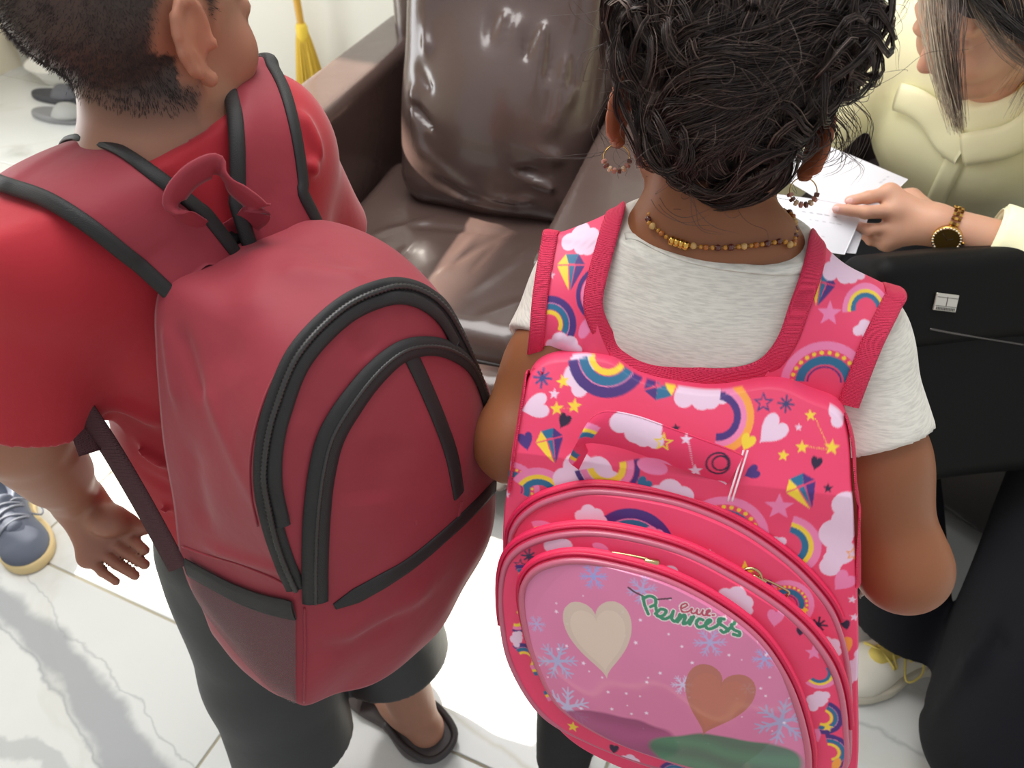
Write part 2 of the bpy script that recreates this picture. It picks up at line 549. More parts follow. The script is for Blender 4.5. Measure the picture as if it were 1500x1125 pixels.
def marble_material():
    m = bpy.data.materials.new('marble'); m.use_nodes = True
    nt = m.node_tree; N = nt.nodes; L = nt.links
    b = N['Principled BSDF']
    b.inputs['Roughness'].default_value = 0.13
    b.inputs['Specular IOR Level'].default_value = 0.5
    geo = N.new('ShaderNodeNewGeometry')
    oi = N.new('ShaderNodeObjectInfo')
    pos = geo.outputs['Position']
    def math_(op, a, bb=None):
        n = N.new('ShaderNodeMath'); n.operation = op
        for i, v in enumerate((a, bb)):
            if v is None: continue
            if hasattr(v, 'is_linked') or hasattr(v, 'links'): L.new(v, n.inputs[i])
            else: n.inputs[i].default_value = v
        return n.outputs[0]
    def noise(scale, detail, vec=pos, dist=0.0):
        n = N.new('ShaderNodeTexNoise'); n.inputs['Scale'].default_value = scale; n.inputs['Detail'].default_value = detail
        n.inputs['Distortion'].default_value = dist
        L.new(vec, n.inputs['Vector']); return n.outputs[0]
    def ramp(v, lo, hi, a=0.0, bb=1.0):
        n = N.new('ShaderNodeMapRange'); n.interpolation_type = 'SMOOTHSTEP'
        n.inputs[1].default_value = lo; n.inputs[2].default_value = hi; n.inputs[3].default_value = a; n.inputs[4].default_value = bb
        L.new(v, n.inputs[0]); return n.outputs[0]
    sep = N.new('ShaderNodeSeparateXYZ'); L.new(pos, sep.inputs[0])
    X, Y = sep.outputs[0], sep.outputs[1]
    def line(p, q, amp, scale, wid, soft):
        p = np.asarray(p); q = np.asarray(q); d = nrm(q - p); n = np.array([-d[1], d[0]])
        v = math_('ADD', math_('MULTIPLY', X, float(n[0])), math_('MULTIPLY', Y, float(n[1])))
        v = math_('SUBTRACT', v, float(p @ n))
        nz = math_('MULTIPLY', math_('SUBTRACT', noise(scale, 5), 0.5), amp)
        v = math_('ABSOLUTE', math_('ADD', v, nz))
        wv = math_('MULTIPLY', math_('ADD', noise(scale * 1.7, 3), 0.1), wid)
        return ramp(math_('SUBTRACT', v, wv), -soft, soft, 1.0, 0.0)
    veins = []
    bigA = line((-0.918, 0.802), (-0.608, 0.541), 0.16, 4.0, 0.050, 0.010)
    big2 = line((-0.80, 0.55), (-0.62, 0.45), 0.22, 5.0, 0.03, 0.005)
    thin1 = line((-0.116, 0.623), (0.011, 0.535), 0.05, 6.0, 0.006, 0.006)
    thin2 = line((0.55, 0.60), (0.75, 0.50), 0.10, 8.0, 0.004, 0.005)
    thin3 = line((-0.95, 0.62), (-0.85, 0.50), 0.12, 7.0, 0.004, 0.004)
    thin4 = line((0.0, 0.75), (0.25, 0.66), 0.25, 4.0, 0.012, 0.02)
    edge1 = line((-0.955, 0.79), (-0.65, 0.53), 0.16, 4.0, 0.003, 0.004)
    edge2 = line((-0.88, 0.83), (-0.57, 0.57), 0.14, 5.0, 0.002, 0.003)
    far = line((-2.2, 2.2), (-1.4, 2.6), 1.2, 2.0, 0.16, 0.06)
    gen = math_('ABSOLUTE', math_('SUBTRACT', noise(1.1, 6, pos, 1.2), 0.5))
    gen = ramp(gen, 0.0, 0.012, 0.5, 0.0)
    cloud = ramp(noise(2.2, 5), 0.42, 0.75, 0.0, 0.35)
    def mix(fac, a, bcol):
        n = N.new('ShaderNodeMix'); n.data_type = 'RGBA'
        L.new(fac, n.inputs[0])
        if isinstance(a, tuple): n.inputs[6].default_value = a
        else: L.new(a, n.inputs[6])
        n.inputs[7].default_value = bcol; return n.outputs[2]
    c4 = lambda c: tuple(lin(c)) + (1,)
    col = mix(cloud, c4((212, 213, 209)), c4((192, 194, 191)))
    for v, cc, amt in ((gen, (198, 196, 186), .7), (bigA, (150, 152, 155), .8), (big2, (166, 168, 168), .6), (thin1, (176, 172, 152), .9), (thin2, (170, 172, 170), .8),
                  (thin3, (150, 152, 150), .8), (thin4, (205, 202, 188), .6), (far, (168, 168, 160), .7), (edge1, (140, 143, 146), .7), (edge2, (150, 152, 154), .6)):
        col = mix(math_('MULTIPLY', v, amt), col, c4(cc))
    L.new(col, b.inputs['Base Color'])
    bp = N.new('ShaderNodeBump'); bp.inputs['Strength'].default_value = 0.02; bp.inputs['Distance'].default_value = 0.002
    L.new(noise(3.0, 2), bp.inputs['Height']); L.new(bp.outputs[0], b.inputs['Normal'])
    return m
M_MARBLE = marble_material()

# floor: a grout bed with polished marble tiles laid on it
TA = math.radians(24)
tA = np.array([math.cos(TA), -math.sin(TA), 0]); tB = np.array([math.sin(TA), math.cos(TA), 0]); TM = np.array([tA, tB, [0, 0, 1.0]])
floor = tag(box('floor', (0.2, 1.6, -0.022), (4.6, 4.2, 0.019), M_GROUT, M=RM), kind='structure')
floor['label'] = 'polished white marble tile floor with grey veins'
TW, TH = 1.2, 0.6
tile_me = None
Vt, Ft = box_mesh((0, 0, 0), (TW / 2 - 0.0022, TH / 2 - 0.0022, 0.003), TM, bev=0.0012)
for i in range(-3, 3):
    for j in range(-1, 6):
        c = tA * (-0.675 + TW * (i + 0.5) + (0.6 if j % 2 else 0)) + tB * (0.463 + TH * (j - 0.5)) + np.array([0, 0, -0.003])
        ra, rb = c @ AX_A, c @ AX_B
        if ra < -3.9 or rb > 3.0: continue
        if tile_me is None:
            o = mesh('tile', Vt, Ft, M_MARBLE, None, smooth=False); tile_me = o.data
            o.parent = floor
        else:
            o = bpy.data.objects.new('tile', tile_me); COL.objects.link(o); o.parent = floor
        o.location = Vector(c)

# walls: the back wall behind the armchair, the wall with the open doorway the sun comes through
WB, WL, WH = 2.62, -3.3, 3.6
wall_back = tag(box('wall_back', rab(0.3, WB + 0.06, WH / 2), (3.66, 0.06, WH / 2), M_WALL, M=RM), kind='structure')
DB0, DB1, DZ = 0.63, 1.70, 2.33
V, F = [], []
def addbox(c, hs):
    v, f = box_mesh(c, hs, RM)
    n = sum(len(q) for q in V); V.append(v); F.extend([tuple(i + n for i in q) for q in f])
addbox(rab(WL - 0.06, (DB1 + WB) / 2, WH / 2), (0.06, (WB - DB1) / 2, WH / 2))
addbox(rab(WL - 0.06, (DB0 - 2.2) / 2, WH / 2), (0.06, (DB0 + 2.2) / 2, WH / 2))
addbox(rab(WL - 0.06, (DB0 + DB1) / 2, (DZ + WH) / 2), (0.06, (DB1 - DB0) / 2, (WH - DZ) / 2))
wall_left = tag(mesh('wall_left', np.concatenate(V), F, M_WALLB, smooth=False), kind='structure')
M_WOOD = mat('door_wood', (150, 112, 70), rough=0.45, mottle=(6, 0.6, (112, 78, 44)), stretch=(1, 1, 8), bump=[(30, 4, 0.1, 0.001)])
door = tag(empty('door_1', rab(WL, (DB0 + DB1) / 2, 0)), kind='structure')
for b in (DB0 - 0.03, DB1 + 0.03):
    box('door_jamb', rab(WL - 0.05, b, DZ / 2 + 0.03), (0.085, 0.03, DZ / 2 + 0.03), M_WOOD, door, RM)
box('door_head', rab(WL - 0.05, (DB0 + DB1) / 2, DZ + 0.03), (0.085, (DB1 - DB0) / 2, 0.03), M_WOOD, door, RM)
tag(box('baseboard_back', rab(0.3, WB - 0.006, 0.045), (3.3, 0.006, 0.045), mat('skirting', (226, 218, 198), rough=0.4), M=RM, bev=0.003), kind='structure')

# ================================================================== ARMCHAIR
CA = math.radians(17)
cA = np.array([math.cos(CA), -math.sin(CA), 0]); cB = np.array([math.sin(CA), math.cos(CA), 0]); CM = np.array([cA, cB, [0, 0, 1.0]])
def cab(a, b, z=0.0): return cA * a + cB * b + np.array([0, 0, z])
def leather(name, col, rough):
    return mat(name, col, rough=rough, spec=0.6, coat=0.3, bump=[(14, 3, 0.12, 0.01), (260, 3, 0.18, 0.0008)], mottle=(3, 0.4, tuple(min(255, c + 14) for c in col)))
M_LEATHER = leather('brown_leather', (80, 63, 58), 0.27)
M_SEAM = mat('leather_piping', (34, 27, 26), rough=0.45)
chair = thing('armchair', 'brown leather armchair with a creased back cushion and a sunlit arm', 'armchair', cab(-0.555, 1.45, 0))
AL, AR = -0.815, -0.275                       # inner faces of the two arms

def soft_block(name, parts, m, parent, h=0.008, ridges=None, noise=(0.003, 9, 3), pad=0.05):
    lo = np.min([np.asarray(c) - np.abs(CM.T) @ np.asarray(hs) for c, hs, r in parts], 0) - pad
    hi = np.max([np.asarray(c) + np.abs(CM.T) @ np.asarray(hs) for c, hs, r in parts], 0) + pad
    f = Field(lo, hi, h)
    for i, (c, hs, r) in enumerate(parts): f.rbox(c, hs, r, CM, 0.03 if i else 0.0)
    f.band(lambda Q: noise[0] * smooth_noise(Q, noise[1], noise[2]), 0.03)
    if ridges: f.ridges(ridges)
    V, F = f.mesh()
    return mesh(name, V, F, m, parent)
# base and frame
soft_block('base', [(cab((AL + AR) / 2, 1.45, 0.165), (0.27, 0.42, 0.115), 0.02)], M_LEATHER, chair, 0.012, noise=(0.001, 8, 1))
for s, a in ((0, AL - 0.07), (1, AR + 0.08)):
    soft_block('arm', [(cab(a, 1.50, 0.345), (0.07 if s == 0 else 0.08, 0.52, 0.295), 0.022)], M_LEATHER, chair, 0.009, noise=(0.0015, 8, 5 + s))
soft_block('backrest_frame', [(cab((AL + AR) / 2, 1.93, 0.52), (0.34, 0.075, 0.44), 0.05)], M_LEATHER, chair, 0.012)
for a in (AL - 0.05, AR + 0.06):
    for b in (1.02, 1.9):
        lathe('foot', [(0.02, 0.0), (0.026, 0.02), (0.03, 0.052)], mat('chair_foot', (26, 22, 20), rough=0.4), chair, 12, loc=cab(a, b, 0))
# seat cushion and its front
def seat_pt(px, py, z=0.435): return PZ(px, py, z)
seat_r = [(seat_pt(600, 360), seat_pt(560, 420), 0.012, 0.004), (seat_pt(640, 400), seat_pt(760, 330), 0.010, -0.005), (seat_pt(590, 330), seat_pt(760, 345), 0.012, -0.004),
          (seat_pt(690, 430), seat_pt(800, 350), 0.012, 0.004), (seat_pt(700, 470), seat_pt(770, 440), 0.012, 0.004), (seat_pt(545, 345), seat_pt(640, 320), 0.012, 0.004),
          (seat_pt(700, 345), seat_pt(640, 410), 0.008, 0.005), (seat_pt(735, 350), seat_pt(690, 400), 0.008, -0.005)]
soft_block('seat_cushion', [(cab((AL + AR) / 2, 1.33, 0.345), (0.260, 0.31, 0.092), 0.05)], M_LEATHER, chair, 0.0065, seat_r, noise=(0.004, 11, 9))
soft_block('footrest', [(cab((AL + AR) / 2, 1.005, 0.225), (0.245, 0.045, 0.15), 0.035)], M_LEATHER, chair, 0.009, noise=(0.003, 9, 12))
tube('seat_piping', catmull([cab(AL + 0.03, 1.023, 0.375), cab(-0.65, 1.016, 0.382), cab(-0.5, 1.014, 0.382), cab(-0.4, 1.018, 0.38), cab(AR - 0.02, 1.023, 0.375)], 40), 0.004, M_SEAM, chair)
# back cushion, leaning, with the folds traced from the photograph
BT = math.radians(17)
bU = cA; bN = nrm(-cB * math.cos(BT) + np.array([0, 0, math.sin(BT)])); bV = np.cross(bN, bU) * -1
bV = bV if bV[2] > 0 else -bV
bc = cab((AL + AR) / 2 + 0.052, 1.60, 0.69)
BM = np.array([bU, -bN, bV])
fb = Field(bc - 0.5, bc + 0.5, 0.0065)
fb.rbox(bc, (0.212, 0.125, 0.30), 0.075, BM)
fb.ell(bc + bN * 0.05 - bV * 0.08, (0.18, 0.125, 0.20), BM, 0.06)
def bpt(px, py):
    d = ray(px, py); o = bc + bN * 0.14
    return CC + d * (((o - CC) @ bN) / (d @ bN))
rg = []
for a, b_, w, h_ in [((655, 178), (740, 200), .013, .010), ((740, 200), (830, 240), .013, .007), ((600, 150), (660, 205), .010, -.009), ((660, 205), (800, 262), .012, -.009),
                     ((605, 90), (650, 150), .010, -.006), ((600, 205), (700, 290), .013, .006), ((620, 260), (760, 315), .012, -.006), ((640, 290), (780, 325), .012, .006),
                     ((760, 20), (745, 120), .010, .005), ((775, 40), (760, 160), .008, -.006), ((800, 20), (780, 150), .010, .008), ((825, 20), (800, 120), .008, -.006),
                     ((720, 10), (715, 90), .010, -.004), ((610, 20), (625, 80), .012, .006), ((850, 120), (800, 200), .014, .006), ((680, 240), (780, 240), .014, .004),
                     ((860, 200), (820, 300), .014, -.005), ((600, 120), (615, 220), .012, .006), ((740, 245), (830, 290), .010, .006), ((740, 10), (735, 70), .008, .005), ((840, 30), (815, 170), .010, .006), ((870, 30), (850, 140), .012, .006), ((640, 215), (760, 275), .009, .005), ((655, 190), (720, 215), .007, -.007), ((600, 240), (640, 300), .010, -.006), ((700, 290), (790, 300), .010, .005)]:
    rg.append((bpt(*a), bpt(*b_), w, h_ * 1.5))
fb.band(lambda Q: 0.004 * smooth_noise(Q, 9, 21), 0.03)
fb.ridges(rg)
mesh('back_cushion', *fb.mesh(), M_LEATHER, chair)
fh = Field(bc - 0.5, bc + 0.6, 0.009)
fh.rbox(bc + bV * 0.33 - bN * 0.005, (0.208, 0.115, 0.075), 0.06, BM)
fh.band(lambda Q: 0.003 * smooth_noise(Q, 9, 22), 0.03)
mesh('headrest_cushion', *fh.mesh(), M_LEATHER, chair)
tube('cushion_piping', [bc + bU * x + bV * 0.262 + bN * 0.118 for x in np.linspace(-0.195, 0.195, 30)], 0.0045, M_SEAM, chair)

# ================================================================== BROOM AGAINST THE BACK WALL
bx = P(445, 60, 1.0); d_ = ray(445, 60)
tt = ((WB - 0.09) - CC @ AX_B) / (d_ @ AX_B)
bp0 = CC + d_ * tt
br = thing('broom', 'yellow straw broom with a bamboo handle standing by the white wall', 'broom', (bp0[0], bp0[1], 0))
M_BAM = mat('bamboo', (196, 150, 52), rough=0.4, mottle=(9, 0.6, (160, 112, 30)), stretch=(1, 1, 0.3))
M_STRAW = mat('straw', (214, 178, 62), rough=0.7)
zz = np.linspace(0.30, 1.35, 40)
tube('handle', [(bp0[0], bp0[1], z) for z in zz], [0.0135 + (0.0025 if i % 9 == 0 else 0) for i in range(40)], M_BAM, br, 12)
K = 8; N_ = 240
pp = np.zeros((N_, K, 3)); an = RNG.uniform(0, 6.28, N_); rr = np.sqrt(RNG.uniform(0, 1, N_))
for k in range(K):
    t = k / (K - 1); w = 0.016 + 0.055 * t ** 0.8
    pp[:, k, 0] = bp0[0] + np.cos(an) * rr * w * 1.1; pp[:, k, 1] = bp0[1] + np.sin(an) * rr * w * 0.7; pp[:, k, 2] = 0.36 - 0.355 * t
o = mesh('bristles', *strands_mesh(pp, np.full((N_, K), 0.0022)), M_STRAW, br); o['kind'] = 'stuff'
lathe('binding', [(0.017, 0.31), (0.022, 0.33), (0.022, 0.36), (0.016, 0.375)], mat('binding_cord', (222, 190, 60), rough=0.6), br, 16, loc=(bp0[0], bp0[1], 0))

# things by the far corner of the room
cn = thing('hose_nozzle', 'small steel hose nozzle with rings hanging on the wall in the corner', 'nozzle', (0, 0, 0))
def wall_pt(px, py, b):
    d = ray(px, py); return CC + d * ((b - CC @ AX_B) / (d @ AX_B))
q0, q1 = wall_pt(14, 52, WB - .03), wall_pt(52, 88, WB - .03)
M_STEEL = mat('steel', (170, 170, 172), rough=0.25, metal=1.0)
cn.location = Vector(q1)
tube('pipe', catmull([q0 + AX_B * .03, q0, q0 * .6 + q1 * .4, q1, q1 - ZUP_ * .05], 30), .016, M_STEEL, cn, 12)
for t in (.35, .55, .75):
    c = q0 * (1 - t) + q1 * t; ax = nrm(q1 - q0)
    tube('ring', [c - ax * .006, c + ax * .006], .021, M_STEEL, cn, 14)
tube('nozzle_tip', [q0 + AX_B * .02, q0 - nrm(q1 - q0) * .02], .010, mat('black_rubber', (30, 30, 30), rough=0.6), cn, 10)
# white enamel basin and a pair of grey slippers on the floor of the corner
bc_ = PZ(98, 104, .03)
bs = thing('basin', 'white plastic basin on the floor in the far corner', 'basin', (bc_[0], bc_[1], 0))
lathe('bowl', [(.10, .0), (.13, .05), (.15, .075), (.155, .078), (.145, .070), (.12, .045), (.09, .008)], mat('white_plastic', (236, 234, 226), rough=0.3), bs, 32, loc=(bc_[0], bc_[1], 0))
for k, (x, y) in enumerate(((86, 146), (88, 174))):
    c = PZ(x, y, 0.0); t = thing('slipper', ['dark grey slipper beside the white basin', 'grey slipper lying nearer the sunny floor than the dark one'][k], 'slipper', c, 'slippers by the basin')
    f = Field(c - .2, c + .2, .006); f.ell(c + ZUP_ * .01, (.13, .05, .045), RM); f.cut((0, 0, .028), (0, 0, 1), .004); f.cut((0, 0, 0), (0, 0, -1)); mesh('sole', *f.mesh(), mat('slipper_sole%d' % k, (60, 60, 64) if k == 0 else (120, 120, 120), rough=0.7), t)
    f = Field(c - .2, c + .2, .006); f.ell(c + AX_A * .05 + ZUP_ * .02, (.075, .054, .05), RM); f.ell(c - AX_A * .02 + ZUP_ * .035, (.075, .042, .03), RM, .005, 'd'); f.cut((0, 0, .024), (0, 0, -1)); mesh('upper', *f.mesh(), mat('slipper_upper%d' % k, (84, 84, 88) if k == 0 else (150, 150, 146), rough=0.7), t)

# ================================================================== PEOPLE: shared builders
def axes_from(fwd, roll=0.0):
    f = nrm(fwd); r = nrm(np.cross(f, [0, 0, 1])); u = np.cross(r, f)
    c, s = math.cos(roll), math.sin(roll)
    return np.array([c * r - s * u, f, c * u + s * r])

LOBES = {}
def add_head(S, c, M, s, female=False):
    L = lambda x, y, z: c + s * (x * M[0] + y * M[1] + z * M[2])
    S.ell(L(0, -.06, .13), np.array([.365, .445, .37]) * s, M, 0.02)
    S.ell(L(0, .10, -.12), np.array([.29, .30, .35]) * s, M, 0.02)
    S.chain([L(-.24, -.02, -.22), L(-.13, .20, -.38), L(0, .25, -.41), L(.13, .20, -.38), L(.24, -.02, -.22)], [.085 * s, .085 * s, .09 * s, .085 * s, .085 * s], 0.02)
    for q in (-1, 1):
        S.ball(L(q * .16, .25, -.14), .13 * s, 0.02)
        S.ball(L(q * .15, .44, .02), .055 * s, 0.012, 'd')
        S.ell(L(q * .15, .335, .02), np.array([.085, .062, .055]) * s, M, 0.004)
        S.cone(L(q * .06, .375, .115), L(q * .23, .30, .12), .035 * s, .025 * s, 0.012)
        S.ball(L(q * .048, .425, -.125), .034 * s, 0.006)
    S.cone(L(0, .375, .06), L(0, .465, -.105), .03 * s, .05 * s, 0.012)
    S.chain([L(-.105, .345, -.245), L(-.04, .388, -.232), L(.04, .388, -.232), L(.105, .345, -.245)], [.012 * s, .024 * s, .024 * s, .012 * s], 0.006)
    S.chain([L(-.09, .345, -.258), L(0, .385, -.272), L(.09, .345, -.258)], [.014 * s, .03 * s, .014 * s], 0.006)
    S.cone(L(-.095, .40, -.25), L(.095, .40, -.25), .006 * s, .006 * s, 0.004, 'd')
    for q in (-1, 1):                        # ears
        e = L(q * .36, -.03, -.09) if female == 'wide' else L(q * .35, -.01, -.03)
        o = nrm(q * M[0] * .95 + M[1] * .28)        # the way the ear faces
        up = nrm(M[2] - M[1] * .18); bk = np.cross(up, o) * 1.0
        if bk @ M[1] > 0: bk = -bk
        E_ = lambda b, w, t: e + s * (b * bk + w * up + t * o)
        S.ell(E_(.055, .02, .02), np.array([.075, .115, .022]) * s, np.array([bk, up, o]), 0.006)
        pts = []
        for a in np.radians([205, 170, 140, 110, 80, 50, 20, -10, -40, -65]):
            pts.append(E_(.055 + .085 * math.cos(a), .03 + .135 * math.sin(a), .035))
        S.chain(pts, [.02 * s] * len(pts), 0.003)
        if female == 'wide': LOBES[q] = E_(.035, -.150, .03)
        S.ball(E_(.035, -.125, .03), .036 * s, 0.006)                       # lobe
        S.ell(E_(.04, .0, .062), np.array([.04, .06, .03]) * s, np.array([bk, up, o]), 0.004, 'd')
        S.chain([E_(.10, .08, .03), E_(.095, .0, .035), E_(.06, -.07, .035)], [.014 * s] * 3, 0.004)   # inner fold
        S.ball(E_(-.015, -.01, .045), .022 * s, 0.004)                      # tragus
    return L

def eyes(L, s, M, parent):
    for q in (-1, 1):
        c = L(q * .15, .338, .02)
        f = Field(c - .03, c + .03, 0.0015)
        f.ell(c, np.array([.06, .055, .032]) * s, M)
        V, F = f.mesh()
        d = (V - (c + M[1] * .05 * s))
        rr = np.linalg.norm(d - np.outer(d @ M[1], M[1]), axis=1)
        cols = np.where((rr < .022 * s)[:, None], lin((40, 24, 16)), lin((225, 220, 214)))
        mesh('eye', V, F, mat('eye', attr=True, rough=0.15), parent, cols=cols)

def hand_fingers(S, wrist, fingers, r=0.0075, palm_r=0.011, wrist_r=0.02, k=0.006):
    """fingers: index..little then thumb; every finger a list of joints from the knuckle to the tip"""
    for i, fg in enumerate(fingers):
        thumb = i == 4
        base = np.asarray(fg[0])
        S.cone(wrist, base, wrist_r * (0.8 if thumb else 0.72), palm_r * (1.1 if thumb else 1.0), 0.014)
        q = [1.0, 1.04, .98, .82, 1.1][i]
        n = len(fg)
        S.chain(fg, [r * q * (1.18 - .34 * j / (n - 1)) for j in range(n)], k if not thumb else 0.008)
    for i in range(3):                        # web between the knuckles
        S.cone(fingers[i][0], fingers[i + 1][0], palm_r * .9, palm_r * .9, 0.012)

def skin_mat(name, col, col2):
    return mat(name, col, rough=0.48, spec=0.35, sss=0.35, attr=True, bump=[(500, 2, 0.10, 0.0006)], mottle=(14, 0.14, col2), sssrad=(0.010, 0.0035, 0.0015))

def finish_skin(V, base, tints):
    C = np.tile(lin(base), (len(V), 1))
    for c, r, col, amt in tints:
        d = np.linalg.norm(V - np.asarray(c), axis=1)
        a = np.clip(1 - d / r, 0, 1)[:, None] * amt
        a = np.minimum(1, a * 1.6)
        C = C * (1 - a) + lin(col) * a
    return C

M_RED = mat('red_jersey', (176, 26, 42), rough=0.75, sheen=0.25, bump=[(90, 3, 0.10, 0.002), (900, 1, 0.2, 0.0004)], mottle=(5, 0.3, (158, 20, 38)))
M_SHORT = mat('black_nylon', (44, 45, 47), rough=0.5, spec=0.5, bump=[(30, 4, 0.25, 0.003), (800, 1, 0.15, 0.0003)])

# ================================================================== THE BOY
bd = nrm([-0.743, 0.669, 0]); brt = nrm([0.669, 0.743, 0]); ZUP = np.array([0, 0, 1.0])
BTOR = np.array([-0.29, 0.625, 0.0])
def bl(r, f, z): return BTOR + brt * r + bd * f + ZUP * z
BM3 = np.array([brt, bd, ZUP])
B_SKIN = (164, 118, 96)
boy_head_c = P(203, 24, .625); boy_s = 0.205
boy_M = axes_from([math.sin(math.radians(34)), math.cos(math.radians(34)), -0.12], -0.02)
b_sh_l, b_el_l, b_wr_l = bl(-.122, .0, .955), np.array([-.450, .505, .785]), np.array([-.474, .552, .632])
b_sh_r, b_el_r, b_wr_r = bl(.102, .03, .965), np.array([-.222, .80, .79]), np.array([-.21, .88, .66])

def boy_torso(S, g, low=0.50):
    S.ell(bl(0, .0, .58), (.128 + g, .108 + g, .11 + g), BM3, 0.05)
    S.ell(bl(0, .012, .70), (.125 + g, .108 + g, .14 + g), BM3, 0.05)
    S.ell(bl(0, .0, .86), (.118 + g, .092 + g, .14 + g), BM3, 0.05)
    S.cone(bl(-.10, -.0, .945), bl(.095, .01, .955), .050 + g, .050 + g, 0.05)
    S.cone(bl(-.06, -.005, .975), bl(.06, -.0, .98), .04 + g, .04 + g, 0.03)
    S.cone(bl(-.025, -.004, 1.0), bl(.03, .0, 1.005), .047 + g, .047 + g, 0.03)
boy = None
S = Field((-.46, .36, 0.0), (.02, .92, 1.26), 0.0045)
boy_torso(S, 0)
nb = bl(0, .005, .975)
S.cone(nb, boy_head_c - boy_M[2] * .06 - boy_M[1] * .01, .054, .050, 0.03)
L_boy = add_head(S, boy_head_c, boy_M, boy_s)
S.chain([b_sh_r, b_el_r, b_wr_r], [.045, .036, .026], 0.02)
wr = b_wr_r; fd = nrm([0, .1, -1.0]); sd = bd
hand_fingers(S, wr, [[wr + fd * .045 + sd * x, wr + fd * .07 + sd * x * 1.1, wr + fd * .092 + sd * x * 1.1 - brt * .012] for x in (.02, .007, -.006, -.018)] +
             [[wr + fd * .02 + sd * .028, wr + fd * .042 + sd * .04, wr + fd * .06 + sd * .045]], 0.0068, 0.010, 0.02)
# legs
b_leg = {}
for q, hip, knee, ank in ((-1, bl(-.065, -.0, .53), np.array([-.315, .52, .33]), np.array([-.289, .436, .075])),
                          (1, bl(.065, -.0, .53), np.array([-.20, .625, .33]), np.array([-.158, .588, .075]))):
    S.chain([hip, knee, ank], [.075, .052, .036], 0.02)
    S.cone(knee - ZUP * .07 - bd * .008, knee - ZUP * .14 - bd * .012, .045, .042, 0.02)          # calf
    heel = ank - bd * .025 - ZUP * .038; toe = ank + bd * .115 - ZUP * .048
    S.cone(heel, ank + bd * .03 - ZUP * .02, .03, .034, 0.015)
    S.cone(ank + bd * .02 - ZUP * .02, toe, .034, .026, 0.02)
    for x in (-.022, -.008, .005, .017, .027):
        S.cone(toe + brt * x * q * -1, toe + brt * x * q * -1 + bd * (.03 - abs(x + .02) * .25), .0095, .0085, 0.004)
    b_leg[q] = (hip, knee, ank)
    S.cut((0, 0, 0.0185), (0, 0, -1), 0.004, ank - .2, ank + .2)
bodyA = S.mesh()
# left arm and hand, finer
S = Field((-.56, .40, .50), (-.33, .64, .99), 0.0026)
S.chain([b_sh_l, b_el_l, b_wr_l], [.047, .0385, .0255], 0.02)
S.cone(b_el_l * .75 + b_wr_l * .25, b_el_l * .45 + b_wr_l * .55, .038, .033, 0.012)
wr = b_wr_l
def hp(px, py, dd): return P(px, py, dd)
knk = [(170, 778, .865), (157, 788, .862), (144, 802, .858), (130, 816, .855)]
mid = [(193, 790, .855), (184, 808, .85), (171, 826, .846), (150, 838, .845)]
tip = [(212, 806, .838), (212, 827, .833), (198, 843, .83), (170, 852, .832)]
fg = [[hp(*a), hp(*b), hp(*c)] for a, b, c in zip(knk, mid, tip)]
fg.append([hp(168, 757, .852), hp(190, 765, .855), hp(213, 776, .856)])
hand_fingers(S, wr, fg, 0.0062, 0.0100, 0.0235, 0.002)
S.ell((hp(160, 765, .84)), (.02, .016, .016), None, 0.012)
bodyB = S.mesh()
BV, BF = merge([bodyA, bodyB])
Lb = L_boy
tints = [(Lb(0, .39, -.25), .028, (150, 78, 72), .8), (fg[1][1], .10, (150, 98, 84), .4), (Lb(.36, -.03, -.03), .05, (190, 116, 92), .5), (Lb(.2, .25, -.15), .04, (190, 112, 92), .4)]
BC = finish_skin(BV, B_SKIN, tints)
# scalp: close-cropped hair darkens the skin of the head, fading out at the nape
loc = (BV - boy_head_c) @ boy_M.T / boy_s
def boy_hair_mask(q):
    x, y, z = q[:, 0], q[:, 1], q[:, 2]
    line = np.where(y < -.05, -.33 + .02 * np.cos(x * 9), np.where(y < .12, -.33 + (y + .05) * 2.2, .05 + (y - .12) * 1.15))
    m = np.clip((z - line) / .13, 0, 1)
    ear = np.hypot((y + .05) / .13, (z + .01) / .19)
    m = np.where(np.abs(x) > .30, m * np.clip((ear - .85) / .3, 0, 1), m)
    m = np.where(np.abs(x) > .372, 0, m)
    return np.where((z > -.4) & (y < .38), m, 0)
hm = boy_hair_mask(loc) * (np.linalg.norm(BV - boy_head_c, axis=1) < .14)
BC = BC * (1 - .93 * hm[:, None]) + lin((52, 48, 47)) * (.93 * hm[:, None])
boy = mesh('person', BV, BF, skin_mat('boy_skin', B_SKIN, (160, 104, 80)), None, cols=BC)
tag(boy, 'boy with cropped hair in a red t-shirt and black shorts seen from behind', 'person')
eyes(Lb, boy_s, boy_M, boy)
# short hair
headV = np.nonzero(hm > 0.45)[0]
Ntmp = 60000
pick = RNG.choice(headV, Ntmp, p=(hm[headV] ** .8) / (hm[headV] ** .8).sum())
c0 = BV[pick] + RNG.normal(0, .0018, (Ntmp, 3))
nn_ = (c0 - (boy_head_c - boy_M[1] * .012 + boy_M[2] * .02)); nn_ /= np.linalg.norm(nn_, axis=1, keepdims=True)
lz = (c0 - boy_head_c) @ boy_M[2] / boy_s
ln = (0.0012 + 0.0055 * np.clip((lz - .02) / .4, 0, 1) ** 1.4) * RNG.uniform(.6, 1.2, Ntmp)
dirn = nn_ * .22 - ZUP * .55 + boy_M[1] * .35 * (lz > .2)[:, None] + RNG.normal(0, .13, (Ntmp, 3))
dirn /= np.linalg.norm(dirn, axis=1, keepdims=True)
pp = np.stack([c0 - nn_ * .002, c0 + dirn * ln[:, None] * .55, c0 + dirn * ln[:, None] + nn_ * -.1 * ln[:, None]], 1)
hr = np.stack([np.full(Ntmp, .00017), np.full(Ntmp, .00015), np.full(Ntmp, .00006)], 1)
M_BHAIR = mat('boy_hair', (62, 55, 54), rough=0.6, spec=0.3)
